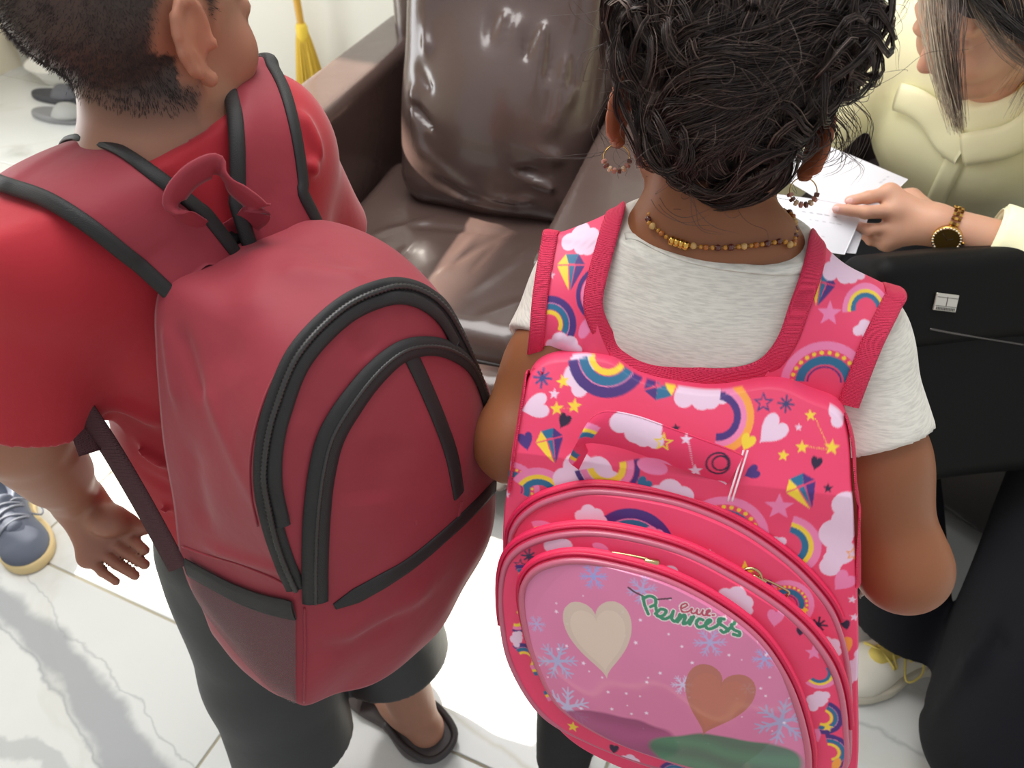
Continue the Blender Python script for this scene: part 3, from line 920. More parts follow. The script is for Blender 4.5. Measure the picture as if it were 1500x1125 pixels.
o = mesh('hair', *strands_mesh(pp, hr), M_BHAIR, boy); o['kind'] = 'stuff'
# t-shirt
def sleeve_union(S, arms, body_pt, r0, r1, cutf, hollow, k=0.03, wob=None):
    """sleeves are hollow tubes joined to the torso"""
    T = Field(S.lo, S.lo + S.h * (S.n - 1), S.h)
    T.n = S.n; T.ax = S.ax; T.D = np.full(S.n, 0.08, np.float32)
    for sh, el in arms:
        T.cone(sh + (body_pt - sh) * .25, sh, r0, r0, 0.03)
        T.cone(sh, el, r0, r1, 0.02)
    if wob: T.band(lambda Q: wob * smooth_noise(Q, 30, 77), .02)
    for sh, el in arms:
        ax = nrm(el - sh); ec = sh + (el - sh) * cutf
        T.cut(ec, ax, 0.0, ec - .14, ec + .14)
        T.cone(sh + (el - sh) * (cutf - .30), el + ax * .06, hollow * .9, hollow, 0.003, 'd')
    d, a = T.D, S.D
    h = np.clip(0.5 + 0.5 * (d - a) / k, 0, 1)
    S.D = (d * (1 - h) + a * h - k * h * (1 - h)).astype(np.float32)
S = Field((-.58, .34, .52), (.02, .96, 1.06), 0.0036)
boy_torso(S, .010)
px3 = lambda x, y, d: P(x, y, d)
fold = [(px3(20, 330, .62), px3(150, 420, .64), .012, .004), (px3(60, 420, .64), px3(220, 470, .66), .012, -.004), (px3(30, 480, .66), px3(110, 560, .68), .010, .006),
        (px3(110, 570, .70), px3(240, 620, .72), .009, .005), (px3(120, 600, .71), px3(245, 660, .73), .008, -.005), (px3(150, 640, .73), px3(250, 690, .75), .008, .005),
        (px3(180, 690, .76), px3(250, 720, .77), .007, -.005), (px3(200, 740, .78), px3(250, 755, .79), .006, .005), (px3(440, 150, .70), px3(500, 260, .72), .010, .006),
        (px3(455, 130, .70), px3(515, 210, .73), .008, -.005), (px3(450, 230, .70), px3(500, 290, .72), .010, .006), (px3(470, 270, .71), px3(500, 320, .72), .008, -.005),
        (px3(0, 350, .62), px3(70, 540, .66), .012, .005), (px3(10, 540, .66), px3(80, 500, .66), .008, -.005), (px3(210, 230, .63), px3(330, 170, .67), .010, -.003)]
S.ridges([(a, b, w, h * 1.7) for a, b, w, h in fold])
S.band(lambda Q: .0022 * smooth_noise(Q, 22, 31), .02)
S.cut(bl(0, 0, .555), (0, 0, -1), 0.004)
sleeve_union(S, ((b_sh_l, b_el_l), (b_sh_r, b_el_r)), bl(0, 0, .93), .062, .062, .80, .053, wob=.002)
S.cut(bl(0, 0, 1.028), ZUP - brt * .16, .004)
S.cone(nb + ZUP * .04, nb + ZUP * .17, .050, .050, 0.003, 'd')
shirtB = S.mesh()
mesh('t_shirt', *shirtB, M_RED, boy)
bvh_bs = bvh_of(shirtB)
cp, cn = cast_path(bvh_bs, [(150, 232), (190, 222), (245, 197), (290, 167), (318, 138), (334, 112)], 40, smooth=3)
band('collar', cp, cn, .014, .002, M_RED, boy)
# shorts
S = Field((-.50, .32, .12), (.02, .86, .62), 0.004)
S.ell(bl(0, -.004, .54), (.134, .112, .09), BM3, 0.04)
for q in (-1, 1):
    hip, knee, ank = b_leg[q]
    kl = knee + (ank - knee) * .62
    S.chain([hip, knee, kl], [.092, .087, .085], 0.02)
S.ridges([(px3(250, 840, .9), px3(350, 1000, 1.0), .016, .008), (px3(300, 900, .95), px3(430, 1060, 1.02), .014, -.007), (px3(330, 990, 1.0), px3(470, 1090, 1.05), .016, .006),
          (px3(580, 930, 1.05), px3(600, 990, 1.08), .01, -.005)])
S.band(lambda Q: .003 * smooth_noise(Q, 16, 33), .02)
S.cut(bl(0, 0, .60), (0, 0, 1), 0.003)
for q in (-1, 1):
    hip, knee, ank = b_leg[q]
    hm_c = knee + (ank - knee) * .50; ax = nrm(ank - knee)
    S.cut(hm_c, ax, 0.003, hm_c - .10, hm_c + .10)
    S.cone(knee + (ank - knee) * .25, ank, .066, .068, 0.003, 'd')
shortsB = S.mesh()
mesh('shorts', *shortsB, M_SHORT, boy)

# slide sandals
def slide(q, label):
    ank = b_leg[q][2]
    t = thing('slide_sandal', label, 'sandal', (ank[0], ank[1], 0), 'slide sandals on the boy')
    M = BM3; c = np.array([ank[0], ank[1], 0]) + bd * .055
    S = Field(c - .17, c + .17, 0.0035)
    S.ell(c - bd * .075 + ZUP * .012, (.042, .05, .05), M, 0.01); S.ell(c + bd * .06 + ZUP * .012, (.052, .075, .05), M, 0.03)
    S.rbox(c + ZUP * .012, (.038, .09, .03), .02, M, 0.03)
    S.cut((0, 0, .021), (0, 0, 1), 0.004); S.cut((0, 0, .0), (0, 0, -1), 0.002)
    mesh('sole', *S.mesh(), mat('slide_sole', (92, 86, 86), rough=0.6, bump=[(60, 3, 0.1, 0.002)]), t)
    rim = [c + M[0] * x + M[1] * y + ZUP * .024 for x, y in [(-.036, -.02), (-.041, -.07), (-.03, -.115), (0, -.127), (.03, -.115), (.041, -.07), (.036, -.02)]]
    tube('heel_rim', catmull(rim, 40), .006, mat('slide_rim', (58, 53, 54), rough=0.55), t)
    for off in (.045, .085):                   # two ribbed bands over the foot
        arc = []
        for a in np.linspace(-.05, math.pi + .05, 22):
            arc.append(c + bd * off + M[0] * .049 * math.cos(a) + ZUP * (.014 + .05 * math.sin(a)))
        arc = np.array(arc); nn = arc - (c + bd * off + ZUP * .01)
        band('strap', arc, nn / np.linalg.norm(nn, axis=1, keepdims=True), .034, .004, mat('slide_strap', (96, 86, 84), rough=0.6, bump=[(80, 3, 0.1, 0.002)]), t)
slide(1, 'grey slide sandal on the right foot of the boy')
slide(-1, 'grey slide sandal on the left foot of the boy')

# ================================================================== THE GIRL
gd = nrm([0.284, 0.959, 0]); grt = nrm([0.959, -0.284, 0])
GLEAN = 0.16
GT = np.array([0.160, 0.538, 0.0])
def gl(r, f, z): return GT + grt * r + gd * (f + GLEAN * (z - .60)) + ZUP * z
GM3 = np.array([grt, gd, ZUP])
G_SKIN = (140, 88, 57)
girl_head_c = P(1058, 150, .652); girl_s = 0.200
girl_M = axes_from([math.sin(math.radians(16)), math.cos(math.radians(16)), -0.22], 0.05)
g_sh_l, g_el_l, g_wr_l = gl(-.102, .0, .868), P(757, 645, .725), None
g_sh_r, g_el_r = gl(.124, -.01, .864), P(1322, 830, .70)
g_wr_l = g_el_l + gd * .15 + grt * .05 + ZUP * .015
g_wr_r = g_el_r + gd * .15 - grt * .08 + ZUP * .02
def girl_torso(S, g):
    S.ell(gl(0, .0, .56), (.110 + g, .092 + g, .10 + g), GM3, 0.05)
    S.ell(gl(0, .0, .68), (.105 + g, .085 + g, .13 + g), GM3, 0.05)
    S.ell(gl(0, .0, .82), (.112 + g, .080 + g, .12 + g), GM3, 0.05)
    S.cone(gl(-.082, -.0, .860), gl(.095, -.0, .854), .044 + g, .044 + g, 0.05)
    S.cone(gl(-.05, -.0, .896), gl(.05, -.0, .890), .036 + g, .036 + g, 0.03)
    S.cone(gl(-.035, -.0, .932), gl(.035, -.0, .930), .042 + g, .042 + g, 0.03)
S = Field((-.10, .30, 0.0), (.42, .82, 1.22), 0.0042)
girl_torso(S, 0)
gnb = gl(0, -.002, .925)
S.cone(gnb, girl_head_c - girl_M[2] * .055 - girl_M[1] * .012, .044, .047, 0.03)
L_girl = add_head(S, girl_head_c, girl_M, girl_s, 'wide')
g_leg = {}
for q in (-1, 1):
    hip, knee, ank = gl(q * .06, .0, .52), gl(q * .065, .02, .30), gl(q * .07, .03, .065)
    S.chain([hip, knee, ank], [.068, .046, .032], 0.02)
    S.cone(knee - ZUP * .06 - gd * .01, knee - ZUP * .13 - gd * .01, .042, .038, 0.02)
    S.cone(ank - gd * .02 - ZUP * .03, ank + gd * .10 - ZUP * .035, .028, .026, 0.02)
    g_leg[q] = (hip, knee, ank)
bodyA = S.mesh()
arms = []
for sh, el, wr, q in ((g_sh_l, g_el_l, g_wr_l, -1), (g_sh_r, g_el_r, g_wr_r, 1)):
    lo = np.minimum(np.minimum(sh, el), wr) - .14; hi = np.maximum(np.maximum(sh, el), wr) + .16
    S = Field(lo, hi, 0.0032)
    S.chain([sh, el], [.038, .0365], 0.02); S.chain([el, wr], [.0365, .0245], 0.022)
    S.ell(sh * .45 + el * .55 , (.041, .041, .055), None, 0.03)
    fwd = nrm(wr - el); side = nrm(np.cross(fwd, ZUP)) * -q
    f_ = [[wr + fwd * .045 + side * x, wr + fwd * .068 + side * x * 1.1 - ZUP * .004, wr + fwd * .088 + side * x * 1.1 - ZUP * .014] for x in (.02, .007, -.006, -.018)]
    f_.append([wr + fwd * .02 + side * .026, wr + fwd * .04 + side * .036, wr + fwd * .058 + side * .04])
    hand_fingers(S, wr, f_, 0.0064, 0.0095, 0.0205)
    arms.append(S.mesh())
GV, GF = merge([bodyA] + arms)
Lg = L_girl
GC = finish_skin(GV, G_SKIN, [(Lg(0, .39, -.25), .028, (140, 66, 58), .8), (g_el_r, .07, (148, 92, 60), .5)] + [(Lg(q * .36, -.03, -.05), .045, (168, 84, 56), .7) for q in (-1, 1)])
loc = (GV - girl_head_c) @ girl_M.T / girl_s
x_, y_, z_ = loc.T
gline = np.where(y_ < -.05, -.30, np.where(y_ < .12, -.30 + (y_ + .05) * 2.2, .07 + (y_ - .12) * .9))
hm = np.clip((z_ - gline) / .06, 0, 1) * (np.linalg.norm(GV - girl_head_c, axis=1) < .135) * (np.abs(x_) < .37)
hm = np.where((np.abs(x_) > .33) & (y_ > -.14) & (z_ < .1), 0, hm)
GC = GC * (1 - .9 * hm[:, None]) + lin((34, 26, 24)) * (.9 * hm[:, None])
girl = mesh('person', GV, GF, skin_mat('girl_skin', G_SKIN, (128, 77, 48)), None, cols=GC)
tag(girl, 'girl with pinned-up curly dark hair in a light grey t-shirt seen from behind', 'person')
eyes(Lg, girl_s, girl_M, girl)

# t-shirt
M_HEATH = mat('heather_jersey', (222, 218, 208), rough=0.85, sheen=0.3, stretch=(10, 10, 90), mottle=(9, 0.5, (176, 172, 164)), bump=[(14, 3, 0.12, 0.0012)])
S = Field((-.14, .28, .50), (.46, .82, 1.02), 0.0034)
girl_torso(S, .009)
S.ridges([(P(905, 380, .6), P(1000, 500, .58), .010, .004), (P(960, 400, .6), P(1010, 530, .58), .008, -.003), (P(990, 410, .6), P(1015, 540, .58), .007, .004),
          (P(1100, 420, .6), P(1070, 540, .58), .010, .003), (P(900, 450, .59), P(960, 530, .58), .010, -.003), (P(1150, 410, .6), P(1110, 520, .58), .010, -.003)])
S.band(lambda Q: .0016 * smooth_noise(Q, 22, 41), .02)
S.cut(gl(0, 0, .545), (0, 0, -1), 0.003)
sleeve_union(S, ((g_sh_l, g_el_l), (g_sh_r, g_el_r)), gl(0, 0, .88), .053, .060, .42, .049, wob=.0018)
S.ridges([(P(1270, 620, .62), P(1330, 540, .62), .006, -.004), (P(1275, 640, .62), P(1345, 570, .62), .006, .004), (P(1290, 600, .62), P(1320, 520, .61), .007, -.003)])
S.cut(gl(0, 0, .950), ZUP - gd * .06, .003)
S.cone(gl(-.03, 0, .93), gl(.03, 0, .93), .043, .043, .003, 'd')
shirtG = S.mesh()
mesh('t_shirt', *shirtG, M_HEATH, girl)
bvh_gs = bvh_of(shirtG)
# leggings and shoes
S = Field((-.08, .30, .03), (.40, .80, .60), 0.0045)
S.ell(gl(0, 0, .54), (.116, .098, .085), GM3, 0.04)
for q in (-1, 1):
    hip, knee, ank = g_leg[q]
    S.chain([hip, knee, ank], [.076, .054, .041], 0.02)
S.cut((0, 0, .59), (0, 0, 1), .003); S.cut((0, 0, .075), (0, 0, -1), .003)
S.band(lambda Q: .002 * smooth_noise(Q, 25, 43), .02)
mesh('leggings', *S.mesh(), mat('black_cotton', (26, 25, 27), rough=0.8, bump=[(60, 3, 0.2, 0.002)]), girl)

# hair
GH = []
def h_ell(c, r, M): GH.append((np.asarray(c), np.asarray(r), np.asarray(M)))
hc, hM = girl_head_c, girl_M
h_ell(hc + hM[2] * .030 - hM[1] * .012, (.066, .098, .084), hM)
h_ell(P(1080, 50, .61), (.074, .07, .072), hM)
h_ell(P(1002, 50, .62), (.042, .05, .05), hM)
h_ell(P(1178, 85, .62), (.036, .045, .052), hM)
h_ell(P(1195, 160, .63), (.020, .03, .028), hM)
h_ell(P(1055, 190, .605), (.052, .033, .045), hM)
def hair_sdf(Q):
    out = np.full(len(Q), 1.0)
    for c, r, M in GH:
        q = (Q - c) @ M.T
        k0 = np.linalg.norm(q / r, axis=1); k1 = np.linalg.norm(q / r ** 2, axis=1) + 1e-9
        d = k0 * (k0 - 1) / k1
        h = np.clip(.5 + .5 * (d - out) / .03, 0, 1)
        out = d * (1 - h) + out * h - .03 * h * (1 - h)
    return out
def hair_grad(Q):
    e = .0015
    g = np.stack([hair_sdf(Q + np.eye(3)[i] * e) - hair_sdf(Q - np.eye(3)[i] * e) for i in range(3)], 1)
    return g / np.maximum(np.linalg.norm(g, axis=1, keepdims=True), 1e-9)
S = Field(hc - .19, hc + .21, 0.004)
for c, r, M in GH: S.ell(c, np.asarray(r) - .004, M, .03)
# keep the face, the ears and the throat free of the hair mass
S.ell(L_girl(0, .42, -.16), np.array([.36, .30, .42]) * girl_s, girl_M, .01, 'd')
S.cut(L_girl(0, -.2, -.36), -ZUP, .01)
for q in (-1, 1): S.ell(L_girl(q * .42, -.04, -.12), np.array([.10, .17, .20]) * girl_s, girl_M, .008, 'd')
S.band(lambda Q: .004 * smooth_noise(Q, 60, 51), .02)
coreV, coreF = S.mesh()
M_GHAIR = mat('girl_hair', (44, 32, 28), rough=0.42, spec=0.45, attr=True)
hairo = mesh('hair', coreV, coreF, mat('girl_hair_under', (26, 19, 17), rough=0.6, bump=[(70, 4, 0.5, 0.004)]), girl)

def grow(seeds, K, step, dirfun, lift, curl_a, curl_f, rng):
    """walk strands over the hair mass"""
    n = len(seeds); p = seeds.copy(); path = [p.copy()]
    ph = rng.uniform(0, 6.28, n); fr = curl_f * rng.uniform(.6, 1.5, n); am = curl_a * rng.uniform(.4, 1.5, n)
    d = dirfun(p)
    for k in range(K - 1):
        nd = dirfun(p); d = d * .6 + nd * .4
        g = hair_grad(p); d -= (d * g).sum(1, keepdims=True) * g
        d /= np.maximum(np.linalg.norm(d, axis=1, keepdims=True), 1e-9)
        p = p + d * step[:, None]
        g = hair_grad(p); s_ = hair_sdf(p)
        t = k / (K - 2)
        p = p - g * (s_ - lift * (0.3 + math.sin(math.pi * t)))[:, None]
        path.append(p.copy())
    path = np.stack(path, 1)
    T = np.gradient(path, axis=1); T /= np.maximum(np.linalg.norm(T, axis=2, keepdims=True), 1e-9)
    G = np.stack([hair_grad(path[:, k]) for k in range(K)], 1)
    B = np.cross(T, G)
    u = np.linspace(0, 1, K)[None]
    ramp_ = np.minimum(1, u * 3)
    path = path + (am[:, None] * ramp_ * np.sin(ph[:, None] + fr[:, None] * u * 6.28))[..., None] * B + (am[:, None] * .6 * ramp_ * np.cos(ph[:, None] + fr[:, None] * u * 6.28))[..., None] * G
    return path, G, B

bun = P(1085, 20, .60)
def dir_up(p):
    d = bun + hM[2] * .05 - p
    d /= np.maximum(np.linalg.norm(d, axis=1, keepdims=True), 1e-9)
    n = np.stack([smooth_noise(p, 38, 61 + i, 2) for i in range(3)], 1)
    return d + n * 1.15
def dir_curl(p):
    n = np.stack([smooth_noise(p, 48, 71 + i, 2) for i in range(3)], 1)
    sw = np.cross(p - bun, hM[1]); sw /= np.maximum(np.linalg.norm(sw, axis=1, keepdims=True), 1e-9)
    return n * 1.4 + sw * .6 + ZUP * .25
keep = (hair_sdf(coreV) > -.012)
cv = coreV[keep]
lz = (cv - hc) @ hM[2] / girl_s; ly = (cv - hc) @ hM[1] / girl_s
lx = (cv - hc) @ hM[0] / girl_s
earz = (np.abs(lx) > .27) & (lz < .07) & (ly > -.22)
lowz = cv[(lz < .18) & (ly < .16) & ~earz]
allv = cv[(ly < .42) & ~earz]
paths, rads, cols = [], [], []
def locks(nl, per, K, seeds, dirf, steplen, lift, ca, cf, spread, rad, seed):
    rng = np.random.default_rng(seed)
    sd = seeds[rng.integers(0, len(seeds), nl)]
    st = steplen * rng.uniform(.7, 1.35, nl)
    path, G, B = grow(sd, K, st, dirf, lift, ca, cf, rng)
    q_ = (path - hc) @ hM.T / girl_s
    bad = (np.abs(q_[..., 0]) > .27) & (q_[..., 2] < .10) & (q_[..., 1] > -.30)
    ok = bad.mean(1) < .06
    path, G, B = path[ok], G[ok], B[ok]; nl = len(path)
    u = np.linspace(0, 1, K)
    for j in range(per):
        a = rng.normal(0, spread, nl); b = rng.normal(0, spread * .6, nl)
        w = (.45 + .8 * np.abs(u - .45))[None]
        tw = rng.uniform(-1, 1, nl)[:, None] * spread * np.sin(u * 5)[None]
        q = path + (a[:, None] * w + tw)[..., None] * B + (np.abs(b)[:, None] * w)[..., None] * G
        paths.append(q)
        r = rad * rng.uniform(.7, 1.2, nl)[:, None] * np.clip(1.15 - u ** 3, .15, 1)[None]
        rads.append(np.broadcast_to(r, (nl, K)))
        base = lin((42, 31, 28)) * rng.uniform(.6, 1.5, nl)[:, None]
        hl = rng.uniform(0, 1, nl)[:, None] < .17
        cols.append(np.where(hl, lin((98, 80, 71)) * rng.uniform(.8, 1.2, nl)[:, None], base))
locks(330, 16, 18, lowz, dir_up, .0075, .003, .0045, 1.4, .0036, .00042, 5)
upv = cv[(lz > .05) & (ly < .42)]
locks(260, 16, 20, allv, dir_curl, .0062, .006, .007, 1.6, .0034, .00044, 6)
locks(190, 18, 20, upv, dir_curl, .0075, .013, .013, 1.3, .0034, .00046, 26)
locks(900, 1, 18, allv, dir_up, .007, .007, .008, 1.2, .002, .00022, 8)
# loose curls and flyaway hairs
def loose(starts, n, K, seed, rad, jit=.004):
    rng = np.random.default_rng(seed)
    for pts in starts:
        c = catmull([P(*q) for q in pts], K)
        for _ in range(n):
            off = rng.normal(0, jit, 3)
            wob = np.stack([np.sin(np.linspace(0, 5, K) + rng.uniform(0, 6)) * jit * .7 for _ in range(3)], 1)
            paths.append((c + off * np.linspace(.4, 1.3, K)[:, None] + wob)[None])
            rads.append((rad * np.clip(1.1 - np.linspace(0, 1, K) ** 3, .2, 1))[None])
            cols.append(lin((60, 44, 38))[None] * rng.uniform(.6, 1.4))
G1 = [[(1215, 20, .60), (1255, 60, .60), (1248, 110, .60), (1230, 150, .60), (1258, 190, .60), (1245, 235, .61)],
      [(1205, 90, .60), (1240, 130, .60), (1272, 130, .61), (1265, 105, .61)], [(1190, 150, .60), (1225, 190, .60), (1220, 225, .61), (1190, 238, .61)],
      [(1230, 10, .60), (1268, 15, .61), (1275, 60, .61), (1240, 95, .61)], [(920, 30, .59), (898, 80, .59), (905, 130, .60), (925, 165, .60)],
      [(1180, 170, .60), (1200, 205, .60), (1170, 232, .60), (1150, 225, .60)]]
loose(G1, 16, 20, 15, .0004)
G2 = [[(1240, 150, .60), (1275, 185, .61), (1262, 235, .62), (1225, 255, .63)], [(1250, 30, .60), (1300, 60, .61), (1305, 100, .62)], [(905, 120, .60), (870, 180, .60), (880, 225, .60), (790, 235, .60)],
      [(900, 60, .60), (860, 90, .60), (850, 150, .60)], [(930, 10, .60), (885, 20, .60), (870, 50, .60)], [(1225, 200, .61), (1260, 245, .62), (1250, 270, .62)],
      [(960, 290, .57), (975, 305, .57), (1010, 322, .57), (1050, 310, .575)], [(1010, 285, .57), (1030, 330, .57), (1065, 345, .575)]]
loose(G2, 3, 18, 16, .00022, .003)
rng = np.random.default_rng(19)
fs = allv[rng.integers(0, len(allv), 260)]; fg_ = hair_grad(fs); K = 18
fq = []
for k in range(K):
    t = k / (K - 1)
    fq.append(fs + fg_ * (.028 * math.sin(t * 2.2)) + ZUP * .02 * t)
fq = np.stack(fq, 1); kk = rng.normal(0, 1, (260, 3))
fq += (np.linspace(0, 1, K) ** 1.5)[None, :, None] * kk[:, None] * .022 + .004 * np.sin(np.linspace(0, 7, K)[None, :, None] + rng.uniform(0, 6, (260, 1, 3)))
fq = fq  # every hair keeps its root on the mass
paths.append(fq); rads.append(np.full((260, K), .00016)); cols.append(np.tile(lin((70, 54, 46)), (260, 1)))
byK = {}
for p_, r_, c_ in zip(paths, rads, cols): byK.setdefault(p_.shape[1], []).append((p_, r_, np.broadcast_to(c_, (p_.shape[0], 3))))
parts, colv = [], []
for K, lst in byK.items():
    pa = np.concatenate([a for a, _, _ in lst]); ra = np.concatenate([b for _, b, _ in lst]); ca = np.concatenate([c for _, _, c in lst])
    V, F = strands_mesh(pa, ra)
    parts.append((V, F)); colv.append(np.repeat(ca, K * 3, 0))
V, F = merge(parts)
o = mesh('curls', V, F, M_GHAIR, hairo, cols=np.concatenate(colv)); o['kind'] = 'stuff'

# ================================================================== THE WOMAN
wd = nrm([-0.79, -0.61, 0]); wrt = nrm([-0.61, 0.79, 0])      # her facing, her right hand side
W_SKIN = (206, 158, 132)
w_pel, w_chest, w_nb = np.array([.90, 1.38, .50]), np.array([.80, 1.285, .74]), np.array([.745, 1.215, .875])
w_sh_r, w_sh_l = np.array([.640, 1.365, .85]), np.array([.865, 1.085, .85])
w_head_c = P(1452, 4, 1.06); w_s = .222
w_M = axes_from([-.90, -.28, -.60], 0.0)
w_el_l, w_wr_l = np.array([.79, .845, .715]), P(1372, 330, 1.085)
w_el_r, w_wr_r = np.array([.47, 1.30, .65]), np.array([.365, 1.13, .70])
WMt = np.array([wrt, wd, ZUP])
def woman_torso(S, g):
    S.ell(w_pel, (.175 + g, .13 + g, .13 + g), WMt, 0.06)
    S.cone(w_pel, w_chest, .125 + g, .12 + g, 0.08)
    S.ell(w_chest, (.15 + g, .105 + g, .15 + g), WMt, 0.07)
    S.cone(w_sh_r * .85 + w_sh_l * .15, w_sh_l * .85 + w_sh_r * .15, .058 + g, .058 + g, 0.06)
    for q in (-1, 1): S.ell(w_chest + wd * .075 + wrt * .07 * q + ZUP * .0, (.06 + g, .055 + g, .06 + g), WMt, 0.04)
S = Field((.30, .35, .0), (1.12, 1.62, 1.20), 0.007)
woman_torso(S, 0)
S.cone(w_nb, w_head_c - w_M[2] * .07 - w_M[1] * .02, .055, .05, 0.03)
w_leg = {}
for q, hip, knee, ank in ((1, np.array([.82, 1.40, .49]), np.array([.555, .955, .475]), np.array([.672, .722, .085])),
                          (-1, np.array([.95, 1.26, .49]), np.array([.86, .80, .475]), np.array([.745, .52, .085]))):
    S.chain([hip, knee, ank], [.085, .058, .042], 0.03)
    w_leg[q] = (hip, knee, ank)
S.chain([w_sh_l, w_el_l], [.047, .04], 0.02)
S.chain([w_sh_r, w_el_r, w_wr_r], [.047, .04, .027], 0.02)
wr = w_wr_r; fwd = nrm(w_wr_r - w_el_r); side = nrm(np.cross(ZUP, fwd))
hand_fingers(S, wr, [[wr + fwd * .07 + side * x, wr + fwd * .11 + side * x, wr + fwd * .14 + side * x - ZUP * .01] for x in (.028, .009, -.01, -.027)] +
             [[wr + fwd * .03 + side * .035, wr + fwd * .06 + side * .048, wr + fwd * .085 + side * .05]], 0.0085, .013, .026)
wA = S.mesh()
S = Field(w_head_c - .18, w_head_c + .18, 0.0034)
S.cone(w_nb * .45 + (w_head_c - w_M[2] * .07) * .55, w_head_c - w_M[2] * .07 - w_M[1] * .02, .053, .05, 0.03)
L_w = add_head(S, w_head_c, w_M, w_s, True)
wH = S.mesh()
# left forearm and the hand with the papers
lo = np.array([.36, .80, .60]); S = Field(lo, (.90, 1.16, .86), 0.0028)
S.chain([w_el_l, w_wr_l], [.042, .0265], 0.02)
D0 = 1.105
kn = [(1303, 283, D0), (1311, 309, D0 - .004), (1311, 334, D0 + .004), (1300, 354, D0 + .012)]
md = [(1272, 289, D0 - .004), (1268, 311, D0 - .012), (1276, 337, D0 + .002), (1276, 352, D0 + .018)]
tp = [(1245, 294, D0 + .0), (1227, 306, D0 - .004), (1254, 331, D0 + .018), (1262, 342, D0 + .034)]
wfg = [[P(*a), P(*b), P(*c)] for a, b, c in zip(kn, md, tp)]
wfg.append([P(1335, 290, D0 + .03), P(1300, 285, D0 + .045), P(1268, 292, D0 + .04)])
hand_fingers(S, w_wr_l, wfg, 0.0086, 0.0125, 0.026, 0.004)
wB = S.mesh()
WV, WF = merge([wA, wH, wB])
WC = finish_skin(WV, W_SKIN, [(L_w(0, .39, -.25), .03, (176, 84, 80), .9), (L_w(0, .46, -.1), .03, (210, 152, 128), .5)] + [(wfg[i][2], .014, (224, 170, 158), .8) for i in range(4)])
loc = (WV - w_head_c) @ w_M.T / w_s
x_, y_, z_ = loc.T
wl = np.where(y_ < .02, -.34, -.34 + (y_ - .02) * 2.6)
hm = np.clip((z_ - wl) / .06, 0, 1) * (np.linalg.norm(WV - w_head_c, axis=1) < .15)
WC = WC * (1 - .9 * hm[:, None]) + lin((40, 36, 34)) * (.9 * hm[:, None])
woman = mesh('person', WV, WF, skin_mat('woman_skin', W_SKIN, (196, 142, 116)), None, cols=WC)
tag(woman, 'seated woman in a pale yellow blouse and black trousers looking down at papers', 'person')
eyes(L_w, w_s, w_M, woman)
# finger nails
for i in range(2):
    a, b = wfg[i][1], wfg[i][2]; ax = nrm(b - a); up = nrm(-ray(1240, 300) - (-ray(1240, 300) @ ax) * ax); sd = np.cross(ax, up)
    f = Field(b - .02, b + .02, .0011); f.ell(b + up * .0058 + ax * .002, (.0058, .0042, .0018), np.array([ax, sd, up]))
    mesh('fingernail', *f.mesh(), mat('nail', (236, 190, 182), rough=0.2), woman)

# blouse
M_YEL = mat('yellow_blouse', (252, 248, 206), rough=0.75, sheen=0.3, bump=[(26, 4, 0.35, 0.004), (700, 1, 0.2, 0.0003)], mottle=(4, 0.3, (248, 242, 190)))
S = Field((.30, .72, .46), (1.10, 1.60, 1.00), 0.0052)
woman_torso(S, .016)
S.chain([w_sh_r, w_el_r, w_el_r * .2 + w_wr_r * .8], [.072, .062, .048], 0.03)
S.cone(w_sh_r, w_chest, .075, .10, 0.05)
cuff_c = P(1432, 372, 1.045)
fa = nrm(w_wr_l - w_el_l)
S.chain([w_sh_l, w_el_l], [.075, .062], 0.03)
S.cone(w_el_l, w_el_l + (w_wr_l - w_el_l) * .95, .060, .048, 0.02)
wf = []
for a, b, w_, h_ in [((1440, 215, 1.14), (1365, 320, 1.16), .012, .006), ((1405, 240, 1.14), (1345, 310, 1.17), .012, -.006), ((1330, 160, 1.2), (1310, 250, 1.2), .016, -.007),
                     ((1290, 110, 1.24), (1270, 210, 1.24), .016, .008), ((1400, 300, 1.1), (1450, 260, 1.1), .012, .010), ((1410, 325, 1.1), (1480, 290, 1.08), .010, -.010),
                     ((1430, 310, 1.1), (1440, 340, 1.08), .010, .010), ((1460, 240, 1.1), (1500, 225, 1.1), .014, .006), ((1360, 160, 1.18), (1390, 260, 1.15), .014, .005),
                     ((1455, 300, 1.05), (1500, 330, 1.03), .012, .008), ((1440, 350, 1.04), (1500, 365, 1.02), .010, -.006)]:
    wf.append((P(*a), P(*b), w_, h_))
S.ridges(wf, .04)
S.band(lambda Q: .005 * smooth_noise(Q, 17, 91), .03)
cc_ = w_el_l + (w_wr_l - w_el_l) * .70
S.cut(cc_, fa, .002, cc_ - .09, cc_ + .09)
S.cone(w_el_l + (w_wr_l - w_el_l) * .35, w_wr_l, .036, .037, .002, 'd')
S.cone(w_nb + ZUP * .01 + wd * .045, w_head_c - w_M[2] * .02, .066, .09, .006, 'd')
S.cone(w_nb + wd * .055 - ZUP * .005, w_nb + wd * .10 - ZUP * .055, .052, .026, .008, 'd')
S.cut(w_pel + ZUP * -.03, (0, 0, -1), .004)
blouse = S.mesh()
blo = mesh('blouse', *blouse, M_YEL, woman)
bvh_wb = bvh_of(blouse)
